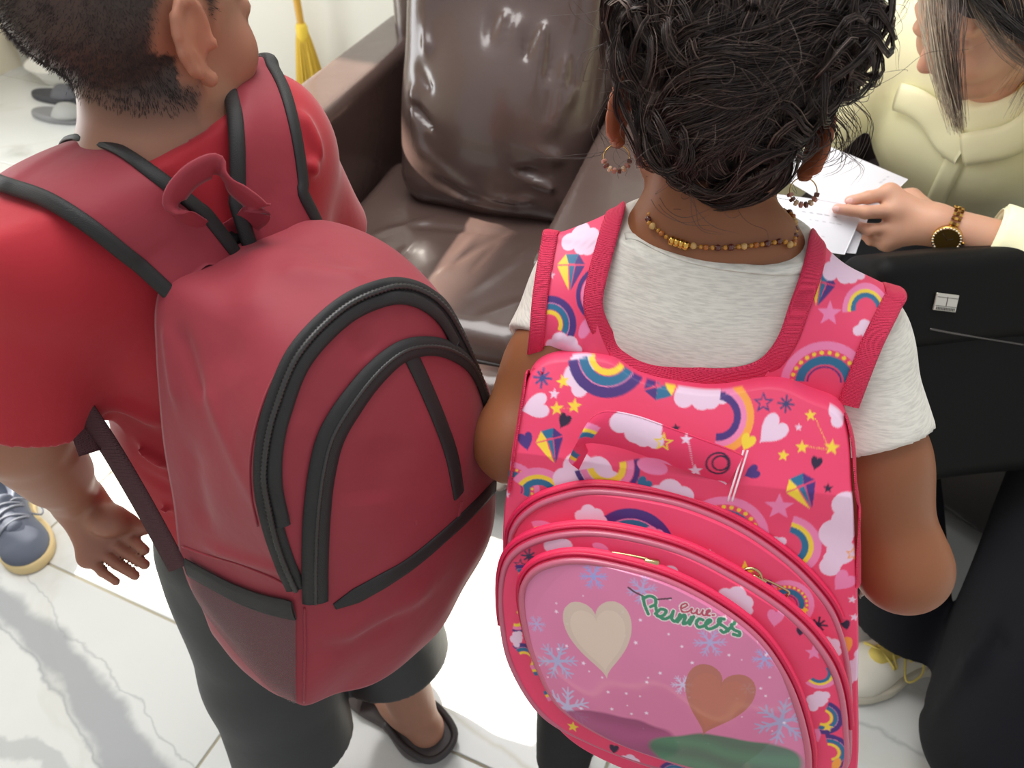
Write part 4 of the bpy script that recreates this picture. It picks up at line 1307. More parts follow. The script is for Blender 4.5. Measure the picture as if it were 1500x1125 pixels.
# collar, placket, button, cuff
cp, cn = cast_path(bvh_wb, [(1318, 140), (1345, 150), (1372, 172), (1392, 205), (1415, 222)], 26, fallback=1.12, smooth=4)
band('collar', cp, cn, .044, .006, M_YEL, woman, across=7, lift=.006, dome=.004)
cp, cn = cast_path(bvh_wb, [(1415, 218), (1440, 213), (1470, 207), (1500, 192), (1530, 170)], 26, fallback=1.10, smooth=4)
band('collar', cp, cn, .050, .006, M_YEL, woman, across=7, lift=.008, dome=.004)
cp, cn = cast_path(bvh_wb, [(1408, 215), (1392, 250), (1375, 285), (1362, 315)], 24, fallback=1.12, smooth=4)
band('placket', cp, cn, .030, .003, M_YEL, woman, lift=.001)
bpos, bn_ = cast(bvh_wb, 1386, 226, 1.12)
f = Field(bpos - .015, bpos + .015, .0012); f.ell(bpos + bn_ * .004, (.006, .006, .002), axes_from(bn_)[[0, 2, 1]])
mesh('button', *f.mesh(), mat('button', (236, 230, 184), rough=0.25), woman)
ring_ = []
a0 = nrm(np.cross(fa, ZUP)); a1 = np.cross(fa, a0)
for a in np.linspace(0, 2 * np.pi, 40, endpoint=False): ring_.append(cc_ - fa * .012 + (a0 * math.cos(a) + a1 * math.sin(a)) * .0445)
ring_ = np.array(ring_); rn = ring_ - (cc_ - fa * .012)
band('cuff', ring_, rn / np.linalg.norm(rn, axis=1, keepdims=True), .030, .003, M_YEL, woman, closed=True)

# trousers
M_TRO = mat('black_trousers', (15, 15, 18), rough=0.85, spec=0.25, bump=[(30, 4, 0.3, 0.004), (700, 1, 0.2, 0.0003)], mottle=(5, 0.5, (16, 17, 27)))
S = Field((.34, .30, .02), (1.12, 1.62, .66), 0.006)
S.ell(w_pel - ZUP * .01, (.185, .14, .125), WMt, 0.06)
hip, knee, ank = w_leg[1]; S.chain([hip, knee, ank], [.10, .100, .082], 0.04)
hip, knee, ank = w_leg[-1]; S.chain([hip, knee, ank + ZUP * .02], [.105, .098, .118], 0.04)
S.band(lambda Q: .006 * smooth_noise(Q, 14, 95), .03)
S.ridges([(P(1500, 800, 1.05), P(1400, 1000, 1.15), .02, .012), (P(1480, 900, 1.1), P(1430, 1080, 1.18), .02, -.012), (P(1450, 880, 1.08), P(1350, 1060, 1.18), .018, .01),
          (P(1330, 650, 1.2), P(1310, 850, 1.3), .02, -.008)])
S.cut((0, 0, .60), (0, 0, 1), .01)
S.cut((0, 0, .105), (0, 0, -1), .004, (.5, .58, 0), (.86, .90, .2))
S.cut((0, 0, .05), (0, 0, -1), .004, (.5, .3, 0), (1.0, .62, .2))
mesh('trousers', *S.mesh(), M_TRO, woman)

# hair: dark on the crown with fair lengths falling past the cheek
paths, rads, cols = [], [], []
rng = np.random.default_rng(33)
K = 20; nS = 2600
az = rng.uniform(-2.5, 2.5, nS)
top = np.array([w_head_c + w_s * (M_ @ w_M) for M_ in np.stack([rng.normal(0, .02, nS), rng.uniform(-.3, .27, nS), np.full(nS, .50)], 1)])
sgn = rng.choice([-1, 1], nS)
for i in range(nS):
    t = np.linspace(0, 1, K); y0 = (top[i] - w_head_c) @ w_M[1] / w_s
    s_ = sgn[i]; r_ = rng.uniform(.97, 1.08)
    ang = t * 1.9
    x = s_ * .40 * r_ * np.sin(np.minimum(ang, 1.57)) + s_ * .03 * t
    z = .13 + .385 * r_ * np.cos(np.minimum(ang, 1.57))
    y = y0 * (1 - .25 * np.sin(np.minimum(ang, 1.57))) - .06 + (.10 if y0 > .05 else 0) * t
    p = w_head_c + w_s * (x[:, None] * w_M[0] + y[:, None] * w_M[1] + z[:, None] * w_M[2])
    drop = np.clip((t - .72) / .28, 0, 1)
    p = p - ZUP * (drop * (rng.uniform(.06, .16) if s_ < 0 and y0 < -.12 else .0))[:, None] + rng.normal(0, .006, 3) * drop[:, None] * 2
    paths.append(p)
    f_ = np.clip((t.mean() + rng.normal(0, .2)), 0, 1)
    cols.append(lin((42, 38, 37)) * rng.uniform(.7, 1.4) if rng.uniform() < .72 else lin((142, 120, 100)) * rng.uniform(.8, 1.2))
for pts, n, cl in [([(1372, -60, 1.0), (1372, 0, .985), (1378, 60, .98), (1388, 120, 1.0), (1402, 188, 1.03)], 60, (150, 130, 112)),
                   ([(1390, -60, 1.0), (1392, 0, .985), (1392, 60, .98), (1396, 120, 1.0), (1404, 185, 1.03)], 50, (104, 86, 76)),
                   ([(1362, -50, 1.0), (1360, 20, .985), (1368, 80, .98), (1382, 140, 1.0), (1396, 178, 1.02)], 36, (188, 174, 152)),
                   ([(1400, -60, 1.0), (1400, 10, .99), (1394, 70, .985), (1400, 130, 1.0), (1408, 190, 1.03)], 30, (84, 70, 64)),
                   ([(1420, -40, .99), (1440, 20, .985), (1475, 70, .98), (1520, 105, .98)], 50, (128, 112, 98)),
                   ([(1410, -40, .98), (1440, 0, .975), (1490, 45, .97), (1550, 75, .97)], 90, (66, 62, 60))]:
    c = catmull([P(*q) for q in pts], K)
    for _ in range(n):
        paths.append(c + rng.normal(0, .0055, 3) * np.linspace(1.3, .75, K)[:, None] + .002 * np.sin(np.linspace(0, 6, K) + rng.uniform(0, 6))[:, None] * rng.normal(0, 1, 3))
        cols.append(lin(cl) * rng.uniform(.7, 1.25))
pa = np.stack(paths)
V, F = strands_mesh(pa, np.broadcast_to(.00042 * np.clip(1.1 - np.linspace(0, 1, K) ** 4, .3, 1), (len(pa), K)))
S = Field(w_head_c - .2, w_head_c + .2, .005)
S.ell(w_head_c + w_M[2] * .035 - w_M[1] * .022, (.088, .104, .09), w_M)
S.ell(L_w(0, .55, -.22), np.array([.42, .42, .5]) * w_s, w_M, .01, 'd')
hw = mesh('hair', *S.mesh(), mat('woman_hair_under', (34, 31, 31), rough=0.5, bump=[(60, 4, 0.4, 0.003)]), woman)
o = mesh('locks', V, F, mat('woman_hair', (60, 50, 46), rough=0.4, attr=True), hw, cols=np.repeat(np.array(cols), K * 3, 0)); o['kind'] = 'stuff'

# gold necklaces
M_GOLD = mat('gold', (214, 168, 86), rough=0.22, metal=1.0)
bvh_w = bvh_of((WV, WF))
nk = thing('necklace', 'fine gold chain around the neck of the woman in yellow', 'necklace', P(1440, 160, 1.1))
cp, cn = cast_path(bvh_w, [(1404, 172), (1425, 166), (1450, 160), (1478, 150), (1500, 135)], 90, smooth=2)
tube('chain', cp + cn * .0008, .0010, M_GOLD, nk, 6, ribs=.25)
nk2 = thing('necklace', 'thick gold snake chain dipping into the yellow blouse', 'necklace', P(1470, 160, 1.1))
cp, cn = cast_path(bvh_w, [(1456, 184), (1468, 166), (1482, 145), (1500, 118)], 90, smooth=2)
tube('chain', cp + cn * .0016, .0021, M_GOLD, nk2, 8, ribs=.12)
# watch
wc = w_el_l + (w_wr_l - w_el_l) * .93
wt = thing('wristwatch', 'gold bracelet wristwatch with a round stone-set dial on the wrist', 'watch', wc)
toC = nrm(CC - wc); face = nrm(toC - (toC @ fa) * fa)
dn = nrm(np.cross(fa, face)); 
face = nrm(face * .92 + dn * (.38 if dn[2] < 0 else -.38)); t2 = np.cross(fa, face)
R0 = .0305
dial_c = wc + face * (R0 + .001)
WM_ = np.array([nrm(np.cross(t2, face)), t2, face])
lathe('case', [(.0155, -.004), (.0185, -.003), (.019, .003), (.0185, .0055), (.0150, .0058)], M_GOLD, wt, 36, WM_, dial_c)
bz = lathe('dial', [(.0148, .0030), (.0149, .0050)], mat('watch_dial', (150, 122, 88), rough=0.25, metal=0.6), wt, 36, WM_, dial_c)
gem_me = None
for i in range(26):
    a = i / 26 * 6.2832; c = dial_c + WM_[0] * .0168 * math.cos(a) + WM_[1] * .0168 * math.sin(a) + face * .0058
    if gem_me is None:
        o = lathe('stone', [(.0012, -.0008), (.0017, .0), (.0009, .0010)], mat('crystal', (250, 236, 214), rough=0.05, metal=0.7), wt, 6, WM_, np.zeros(3)); gem_me = o.data
    else:
        o = bpy.data.objects.new('stone', gem_me); COL.objects.link(o); o.parent = wt; o.matrix_parent_inverse = wm(wt).inverted()
    o.location = Vector(c)
for a, ln_ in ((.6, .008), (2.4, .011)):
    d_ = WM_[0] * math.cos(a) + WM_[1] * math.sin(a)
    tube('watch_hand', [dial_c + face * .0056, dial_c + face * .0056 + d_ * ln_], .0005, mat('watch_hand', (40, 34, 30), rough=0.3), wt, 5)
lathe('crown', [(.0022, 0), (.0024, .003), (.0015, .004)], M_GOLD, wt, 10, np.array([face, WM_[1], WM_[0]]), dial_c + WM_[0] * .0185)
M_LINKD = mat('dark_gold', (120, 84, 36), rough=0.3, metal=1.0)
lk = {}
for i, a in enumerate(np.linspace(math.radians(38), math.radians(322), 22)):
    c = wc + (face * math.cos(a) + t2 * math.sin(a)) * (R0 + .0005); rdl = nrm(c - wc); tg = np.cross(fa, rdl)
    for j in (-1, 0, 1):
        V, F = box_mesh(c + fa * j * .0042, (.0019, .0024 if (i + j) % 2 else .0020, .0013), np.array([fa, tg, rdl]), bev=.0005)
        mesh('link', V, F, M_GOLD if (i + j) % 2 else M_LINKD, wt, smooth=False)

# papers in her hand
M_PAP = mat('paper', (238, 236, 240), rough=0.7, attr=True)
def paper(quad, bend, label, text, th=.0009):
    t = thing('paper_sheet', label, 'paper', np.mean([q for q in quad], 0), 'papers in the hand of the woman')
    n = 60; u = np.linspace(0, 1, n); U_, V_ = np.meshgrid(u, u, indexing='ij')
    q = [np.asarray(a) for a in quad]
    X = ((1 - U_) * (1 - V_))[..., None] * q[0] + (U_ * (1 - V_))[..., None] * q[1] + (U_ * V_)[..., None] * q[2] + ((1 - U_) * V_)[..., None] * q[3]
    nn = nrm(np.cross(q[1] - q[0], q[3] - q[0])); nn = nn if nn[2] > 0 else -nn
    X = X + (bend * (np.sin(U_ * np.pi) * .7 + .3 * np.sin(V_ * 3.14 + U_)))[..., None] * nn
    C = np.tile(lin((236, 235, 240)), (n * n, 1))
    for (u0, u1, v0, v1, g) in text:
        mk = ((U_ > u0) & (U_ < u1) & (V_ > v0) & (V_ < v1)).ravel() & (np.sin(np.arange(n * n) * 1.7) > -.3)
        C[mk] = lin((236 - g, 235 - g, 240 - g))
    Vx = np.concatenate([X.reshape(-1, 3), X.reshape(-1, 3) - nn * th])
    F0 = grid_faces(n, n); F1 = F0[:, ::-1] + n * n
    rim = np.concatenate([np.arange(n) * n, (n - 1) * n + np.arange(1, n), np.arange(n - 2, -1, -1) * n + n - 1, np.arange(n - 2, 0, -1)])
    r2 = np.roll(rim, -1)
    Fr = np.stack([rim, r2, r2 + n * n, rim + n * n], 1)
    mesh('sheet', Vx, np.concatenate([F0, F1, Fr]), M_PAP, t, cols=np.concatenate([C, C]))
paper([P(1110, 240, 1.17), P(1212, 214, 1.18), P(1331, 262, 1.16), P(1262, 330, 1.135)], .004, 'large white sheet lying rearmost in the sheaf held by the woman', [(.7, .9, .80, .82, 30)])
paper([P(1105, 275, 1.12), P(1262, 300, 1.115), P(1262, 345, 1.10), P(1240, 373, 1.09)][:0] or [P(1100, 280, 1.125), P(1266, 306, 1.118), P(1238, 372, 1.10), P(1095, 360, 1.10)], .006,
      'front sheet of the sheaf with faint printed lines, fingers resting on it', [(.45, .8, .28, .30, 70), (.55, .85, .42, .44, 40), (.35, .75, .70, .72, 30), (.35, .7, .76, .78, 26), (.66, .8, .91, .95, 60)])
paper([P(1100, 284, 1.132), P(1272, 318, 1.126), P(1254, 371, 1.112), P(1098, 362, 1.11)], .004, 'white sheet tucked under the front sheet of the sheaf', [])

# black handbag on her lap
M_BAG = mat('black_leather', (12, 11, 11), rough=0.6, spec=0.15, bump=[(20, 3, 0.12, 0.006), (260, 3, 0.15, 0.0006)])
hb = thing('handbag', 'black leather handbag with a small silver plate on the lap of the woman', 'handbag', (.66, .84, .55))
hbF = Frame(P(1440, 478, 1.03), 12, 30, -2)
S = Field(hbF.P(-.25, -.26, -.17) - .14, hbF.P(.25, .1, .05) + .18, .005)
HM = np.array([hbF.u, hbF.v, hbF.n])
S.rbox(hbF.P(.02, -.095, -.055), (.168, .12, .06), .03, HM)
S.band(lambda Q: .003 * smooth_noise(Q, 18, 97), .03)
hbm = S.mesh()
mesh('bag_body', *hbm, M_BAG, hb)
S = Field(hbF.P(-.25, -.10, -.2) - .12, hbF.P(.25, .2, .1) + .12, .005)
S.rbox(hbF.P(.015, .040, -.035), (.178, .062, .052), .025, HM)
S.band(lambda Q: .003 * smooth_noise(Q, 18, 98), .03)
flap = S.mesh()
mesh('flap', *flap, M_BAG, hb)
bvh_hb = bvh_of(hbm, flap)
cp, cn = cast_path(bvh_hb, [(1362, 482), (1400, 489), (1450, 497), (1499, 505)], 30, fallback=1.0, smooth=3)
tube('edge_piping', cp, .0016, mat('bag_piping', (70, 66, 64), rough=0.35), hb, 6)
c0_, n0_ = cast(bvh_hb, 1384, 443, 1.0)
ax_ = nrm(P(1404, 446, 1.0) - P(1364, 441, 1.0)); ax_ = nrm(ax_ - (ax_ @ n0_) * n0_); ay_ = np.cross(n0_, ax_)
pl = box('plate', c0_ + n0_ * .0018, (.0165, .0110, .0016), mat('silver_plate', (205, 200, 188), rough=0.3, metal=0.7), hb, np.array([ax_, ay_, n0_]), bev=.0008)
for x in np.linspace(-.013, .013, 12):
    box('tick_mark', c0_ + n0_ * .0036 + ax_ * x - ay_ * .0080, (.0005, .0018, .0003), mat('engraving', (60, 56, 50), rough=0.5), pl, np.array([ax_, ay_, n0_]))
box('centre_line', c0_ + n0_ * .0036 + ay_ * .001, (.0003, .006, .0003), mat('engraving'), pl, np.array([ax_, ay_, n0_]))
for y in (.0062, -.0048):
    box('rule_line', c0_ + n0_ * .0036 + ay_ * y, (.0150, .0003, .0003), mat('engraving'), pl, np.array([ax_, ay_, n0_]))

# sneakers
def sneaker(name, label, toe, heel, w, up_col, sole_col, lace_col, tongue_col, height=.075, group=None, high=0.0):
    toe = np.array([toe[0], toe[1], 0.]); heel = np.array([heel[0], heel[1], 0.]); fx = nrm(toe - heel); L_ = np.linalg.norm(toe - heel); sx = np.cross(fx, ZUP)
    M = np.array([sx, fx, ZUP]); t = thing(name, label, 'shoe', heel, group)
    q = lambda x, y, z: heel + sx * x * w + fx * y * L_ + ZUP * z
    lo = np.minimum(toe, heel) - .09; hi = np.maximum(toe, heel) + .09; lo[2] = -.01; hi[2] = .16
    S = Field(lo, hi, .0032)
    S.ell(q(0, .17, .012), (w * .41, L_ * .18, .05), M); S.ell(q(.0, .72, .012), (w * .5, L_ * .28, .05), M, .02); S.rbox(q(0, .42, .012), (w * .40, L_ * .25, .03), .015, M, .03)
    S.cut((0, 0, .026), (0, 0, 1), .004); S.cut((0, 0, 0), (0, 0, -1), .002)
    mesh('sole', *S.mesh(), mat(name + '_sole' + str(sole_col), sole_col, rough=0.6, bump=[(90, 3, 0.15, 0.001)]), t)
    S = Field(lo, hi, .0032)
    S.ell(q(0, .18, .045), (w * .38, L_ * .16, height * .6), M); S.cone(q(0, .3, .05), q(0, .62, .036), w * .36, w * .36, .03); S.ell(q(0, .76, .028), (w * .45, L_ * .22, .034), M, .02)
    S.cut((0, 0, .024), (0, 0, -1), .002); S.cut(q(0, .2, height + .012), (0, 0, 1), .003)
    S.ell(q(0, .26, height + .03), (w * .27, L_ * .17, .05), M, .006, 'd')
    S.band(lambda Q: .001 * smooth_noise(Q, 60, 5), .01)
    um = S.mesh(); mesh('upper', *um, mat(name + '_upper' + str(up_col), up_col, rough=0.8, bump=[(300, 2, 0.2, 0.0006)]), t)
    S = Field(lo, hi, .003)
    S.cone(q(0, .40, height * .88), q(0, .66, .056), w * .20, w * .20, .01); S.ell(q(0, .36, height), (w * .2, .012, .02), M, .015)
    S.cut(q(0, .5, .04), (0, 0, -1), .003)
    mesh('tongue', *S.mesh(), mat(name + '_tongue' + str(tongue_col), tongue_col, rough=0.8), t)
    b = bvh_of(um)
    for i, y in enumerate((.44, .51, .58, .65)):
        arc = []
        for x in np.linspace(-.30, .30, 14):
            p0 = q(x, y + (.03 if i % 2 else -.03) * x * 3, .16); l, n, _, _ = b.ray_cast(Vector(p0), Vector((0, 0, -1)))
            z = max(l[2] if l else .03, .052 + (.62 - y) * .12 - abs(x) * .03) + .003
            arc.append((p0[0], p0[1], z))
        tube('lace', arc, .0026, mat(name + '_lace' + str(lace_col), lace_col, rough=0.8), t, 6)
    for s_ in (-1, 1):
        lp = catmull([q(0, .43, height + .004), q(s_ * .25, .42, height + .008), q(s_ * .52, .46, height * .75), q(s_ * .50, .56, height * .55), q(s_ * .22, .52, height * .9), q(0, .44, height + .003)], 30)
        tube('lace_bow', lp, .0020, mat(name + '_lace' + str(lace_col), lace_col, rough=0.8), t, 6)
    return t
sneaker('sneaker', 'white sneaker with yellow laces under the black trouser leg', (.545, .652), (.775, .742), .098, (226, 220, 204), (214, 206, 186), (226, 206, 110), (212, 190, 96), .08)
sneaker('sneaker', 'white sneaker inside the wide dark trouser hem', (.70, .365), (.77, .60), .098, (226, 220, 204), (214, 206, 186), (226, 206, 110), (212, 190, 96), .08)
for q in (-1, 1):
    ank = g_leg[q][2]
    sneaker('plimsoll', 'small black plimsoll on the %s foot of the girl' % ('left' if q < 0 else 'right'), (ank + gd * .13)[:2], (ank - gd * .055)[:2], .075, (30, 30, 32), (210, 206, 198), (40, 40, 42), (30, 30, 32), .06, 'plimsolls of the girl')
sneaker('canvas_shoe', 'blue-grey canvas shoe with a cream rubber sole standing on the marble floor', (-.925, .895), (-1.075, 1.075), .100, (92, 98, 112), (216, 192, 140), (120, 124, 134), (78, 84, 98), .07)
sneaker('canvas_shoe', 'blue-grey canvas shoe set back beside the cream-soled one on the floor', (-1.10, 1.035), (-1.25, 1.215), .100, (92, 98, 112), (216, 192, 140), (120, 124, 134), (78, 84, 98), .07)

# sofa under the woman
sf = thing('sofa', 'dark leather sofa with the woman in yellow sitting on it', 'sofa', (1.02, 1.35, 0))
SM = np.array([wrt, -wd, ZUP])
def sofa_block(name, r, f, z, hs, rr=.04, h=.012, seed=3):
    c = np.array([.97, 1.43, 0]) + wrt * r + wd * f + ZUP * z
    e = (np.abs(SM) * np.asarray(hs)[:, None]).sum(0) + .05
    S = Field(c - e, c + e, h); S.rbox(c, hs, rr, SM); S.band(lambda Q: .003 * smooth_noise(Q, 9, seed), .03)
    mesh(name, *S.mesh(), M_SOFA, sf)
M_SOFA = leather('dark_brown_leather', (40, 33, 32), 0.4)
sofa_block('base', -.12, -.03, .14, (.55, .36, .11), .03)
for r in (-.39, .15): sofa_block('seat_cushion', r, .02, .31, (.265, .33, .068), .04, .01, 4)
sofa_block('backrest', -.12, -.38, .45, (.66, .09, .42), .06)
sofa_block('arm', -.74, -.03, .28, (.07, .42, .25), .04)
sofa_block('arm', .50, -.10, .28, (.07, .35, .25), .04)
for r in (-.66, .42):
    for f_ in (-.32, .26):
        c = np.array([.97, 1.43, 0]) + wrt * r + wd * f_
        lathe('foot', [(.02, 0), (.028, .05)], mat('chair_foot'), sf, 12, loc=c)

# ================================================================== PRINTED PATTERN (flat print, painted in the cloth's own u,v)
PINK = (232, 68, 108)
C_CL, C_YE, C_TE, C_NA, C_LP, C_OR, C_DK = (232, 200, 222), (240, 206, 62), (44, 108, 146), (74, 48, 120), (236, 130, 176), (244, 160, 70), (46, 32, 62)
def in_poly(p, poly):
    x, y = p[:, 0], p[:, 1]; c = np.zeros(len(p), bool); n = len(poly); j = n - 1
    for i in range(n):
        xi, yi = poly[i]; xj, yj = poly[j]
        if yi != yj: c ^= ((yi > y) != (yj > y)) & (x < (xj - xi) * (y - yi) / (yj - yi) + xi)
        j = i
    return c
STAR = [(math.sin(i * math.pi / 5) * (1 if i % 2 == 0 else .42), math.cos(i * math.pi / 5) * (1 if i % 2 == 0 else .42)) for i in range(10)]
def m_star(p, c): yield in_poly(p, STAR), c
def m_starline(p, c): yield in_poly(p, STAR) & ~in_poly(p / .62, STAR), c
def m_heart(p, c):
    x = p[:, 0] * 1.15; y = p[:, 1] * 1.15 + .1
    yield (x * x + (y - np.sqrt(np.abs(x)) * .75) ** 2) < .62, c
def m_cloud(p, c):
    m = np.zeros(len(p), bool)
    for a, b, r in ((-.62, -.12, .36), (-.18, .22, .46), (.36, .12, .42), (.70, -.16, .30), (0, -.22, .38), (.3, -.25, .34)): m |= ((p[:, 0] - a) ** 2 + (p[:, 1] - b) ** 2) < r * r
    yield m, c
def m_tall(p, c):
    m = np.zeros(len(p), bool)
    for a, b, r in ((.15, .75, .30), (.22, .35, .38), (-.05, .05, .36), (.05, -.35, .30), (-.18, -.72, .22), (-.1, -.55, .22)): m |= ((p[:, 0] - a) ** 2 + (p[:, 1] - b) ** 2) < r * r
    yield m, c
def m_bow(bands):
    def f(p, c):
        r = np.hypot(p[:, 0], p[:, 1]); h = p[:, 1] > 0
        for r0, r1, col in bands:
            if col == 'dots':
                a = np.arctan2(p[:, 1], p[:, 0]); k = 13
                ac = (np.round(a / math.pi * k)) / k * math.pi; rc = (r0 + r1) / 2
                yield h & (np.hypot(p[:, 0] - rc * np.cos(ac), p[:, 1] - rc * np.sin(ac)) < (r1 - r0) * .55), C_YE
            else: yield h & (r > r0) & (r < r1), col
    return f
m_bowA = m_bow([(.78, 1, C_LP), (.64, .78, C_YE), (.44, .64, C_TE)])
m_bowB = m_bow([(.76, 1, C_NA), (.735, .76, C_LP), (.52, .735, C_TE), (.36, .50, C_YE)])
m_bowC = m_bow([(.80, 1, C_LP), (.69, .78, 'dots'), (.44, .66, C_TE), (.36, .40, C_NA)])
m_bowD = m_bow([(.80, 1, C_OR), (.64, .80, C_LP), (.44, .64, C_NA)])
m_bowE = m_bow([(.84, 1, C_NA), (.62, .82, C_LP), (.40, .60, C_YE)])
def m_gem(p, c):
    T = [([(-.75, .35), (-.35, .85), (-.15, .35)], C_YE), ([(-.35, .85), (.35, .85), (.18, .38), (-.15, .38)], C_TE), ([(.35, .85), (.75, .35), (.18, .35)], C_NA),
         ([(-.75, .28), (-.18, .28), (-.04, -.95)], C_YE), ([(-.12, .28), (.18, .28), (.04, -.95)], C_TE), ([(.24, .28), (.75, .28), (.06, -.95)], C_NA)]
    for poly, col in T: yield in_poly(p, poly), col
def m_aster(p, c):
    m = np.zeros(len(p), bool); r = np.hypot(p[:, 0], p[:, 1])
    for k in range(4):
        a = k * math.pi / 4; m |= (np.abs(p[:, 0] * math.sin(a) - p[:, 1] * math.cos(a)) < .11) & (r < (1 if k % 2 == 0 else .85))
    yield m, c
def m_moon(p, c):
    r = np.hypot(p[:, 0], p[:, 1]); r2 = np.hypot(p[:, 0] - .18, p[:, 1] - .05)
    yield ((r < 1) & (r > .84)) | ((r2 < .70) & (r2 > .55) & (r < .9)), c
def m_oval(p, c): yield (p[:, 0] ** 2 + (p[:, 1] / .5) ** 2) < 1, c
def m_trail(p, c):
    yield (np.abs(p[:, 1]) < .03) & (np.abs(p[:, 0]) < 1) & (np.sin(p[:, 0] * 40) > 0), c
def m_flake(p, c):
    m = np.zeros(len(p), bool); r = np.hypot(p[:, 0], p[:, 1])
    for k in range(6):
        a = k * math.pi / 3 + .2; u = p[:, 0] * math.cos(a) + p[:, 1] * math.sin(a); v = -p[:, 0] * math.sin(a) + p[:, 1] * math.cos(a)
        m |= (u > 0) & (u < 1) & (np.abs(v) < .07 * (1.05 - u) + .015)
        for q in (.35, .6): m |= (np.abs(np.abs(v) - (u - q) * .8) < .045) & (u > q) & (u < q + .28)
    yield m | (r < .16), c
MOT = dict(star=m_star, sline=m_starline, heart=m_heart, cloud=m_cloud, tall=m_tall, A=m_bowA, B=m_bowB, C=m_bowC, D=m_bowD, E=m_bowE, gem=m_gem, ast=m_aster, moon=m_moon, oval=m_oval, trail=m_trail, flake=m_flake)
def paint(Q, base, motifs, aa=.00042):
    return sum(paint1(Q + np.array(o) * aa, base, motifs) for o in ((-.8, -.4), (.8, .4), (-.4, .8), (.4, -.8))) / 4
def paint1(Q, base, motifs):
    """Q (n,2) cloth coordinates in metres; motifs (kind, u, v, size, turn, colour)"""
    C = np.tile(lin(base), (len(Q), 1))
    for kind, u, v, sz, rot, col in motifs:
        d = Q - (u, v); near = np.nonzero((np.abs(d) < sz * 1.5).all(1))[0]
        if len(near) == 0: continue
        a = math.radians(-rot); p = d[near] @ np.array([[math.cos(a), math.sin(a)], [-math.sin(a), math.cos(a)]]) / sz
        for m, c in MOT[kind](p, col): C[near[m]] = lin(c)
    return C
def motifs_at(frame, n, lst):
    """(kind, photo x, photo y, size in px, turn, colour) -> cloth coordinates"""
    out = []
    for kind, x, y, s, rot, col in lst:
        u, v = frame.uv(x, y, n); u2, v2 = frame.uv(x + s, y, n)
        out.append((kind, u, v, math.hypot(u2 - u, v2 - v), rot, col))
    return out

def patch(frame, outline, hfun, nback, rings=60, segs=240, rho0=.9, dense=None, centre=None, flat_back=True):
    """a padded panel: star-shaped outline (u,v), front height hfun(u,v), sides falling to nback"""
    o = catmull(outline, segs, True); c = o.mean(0) if centre is None else np.asarray(centre)
    inner_ = np.linspace(0.004, rho0, rings) if dense is None else np.concatenate([np.linspace(.004, dense, 14)[:-1], np.linspace(dense, rho0, rings)])
    rho = np.concatenate([inner_, rho0 + (1 - rho0) * np.sin(np.linspace(0, np.pi / 2, 10))[1:]])
    UV = c + rho[:, None, None] * (o - c)[None]
    e = np.clip((rho - rho0) / (1 - rho0), 0, 1)
    H = hfun(UV[..., 0], UV[..., 1])
    Nn = nback + (H - nback) * np.sqrt(np.clip(1 - e ** 2, 0, 1))[:, None]
    L3 = np.concatenate([UV, Nn[..., None]], -1)
    V = frame.P(L3.reshape(-1, 3))
    F = grid_faces(len(rho), segs, False, True)
    uv = UV.reshape(-1, 2)
    cap = [tuple(range(segs))[::-1] if False else tuple(range(segs))]
    back = tuple(range((len(rho) - 1) * segs, len(rho) * segs))
    return V, F, uv, cap + [back]
def orient(F, V, n):
    f = F[0]; nn = np.cross(V[f[1]] - V[f[0]], V[f[2]] - V[f[0]])
    return F if nn @ n > 0 else F[:, ::-1]
def patch_obj(name, frame, outline, hfun, nback, m, parent, base=None, motifs=(), **kw):
    V, F, uv, caps = patch(frame, outline, hfun, nback, **kw)
    k = len(F) // 2
    f = F[k]; nn = np.cross(V[f[1]] - V[f[0]], V[f[2]] - V[f[0]])
    if nn @ frame.n < 0:
        F = F[:, ::-1]; caps = [caps[0][::-1], caps[1]]
    else: caps = [caps[0], caps[1][::-1]]
    cols = paint(uv, base, motifs) if base is not None else None
    if cols is not None: cols[-7 * kw['segs']:] = lin(base)          # plain gusset
    o = mesh(name, V, [tuple(q) for q in F.tolist()] + caps, m, parent, cols=cols)
    return o, (V, F)

# ================================================================== THE PINK BACKPACK
GF_ = Frame((.138, .363, .58), -16.5, 26.1, 4.9)
pbag = thing('backpack', 'pink rainbow and cloud print backpack with a clear front pocket worn by the girl', 'backpack', GF_.P(0, 0, .02))
M_PRINT = mat('printed_nylon', PINK, rough=0.5, spec=0.4, attr=True, bump=[(24, 4, 0.30, 0.004), (1200, 1, 0.08, 0.0002)])
M_PINK = mat('pink_tape', (226, 40, 88), rough=0.5, wave=(420, 0.15, 0.0004))
M_WEB = mat('pink_webbing', (222, 38, 84), rough=0.55, bump=[(900, 2, 0.4, 0.0008)], wave=(300, 0.5, 0.0008))
M_PIPE = mat('mauve_piping', (190, 96, 120), rough=0.28, spec=0.6)
M_TEETH = mat('pink_zip', (206, 34, 78), rough=0.4)
def wr_(u, v, seed, amp, sc=34): 
    q = np.stack([u.ravel(), v.ravel(), 0 * u.ravel()], 1); return amp * smooth_noise(q, sc, seed).reshape(u.shape)
N1, N2, N3 = .058, .098, .118
shell_px = [(778, 530), (757, 650), (747, 740), (750, 830), (766, 900), (792, 980), (836, 1040), (906, 1080), (1010, 1115), (1170, 1145), (1246, 1120), (1254, 950), (1252, 800), (1246, 690), (1240, 596), (1190, 566), (1135, 548), (1060, 556), (1005, 552), (940, 538), (890, 512), (835, 508)]
sh_uv = GF_.uvs(shell_px, .012)
v_top = GF_.uv(1010, 548, .012)[1]; v_a1 = GF_.uv(985, 728, N1)[1]
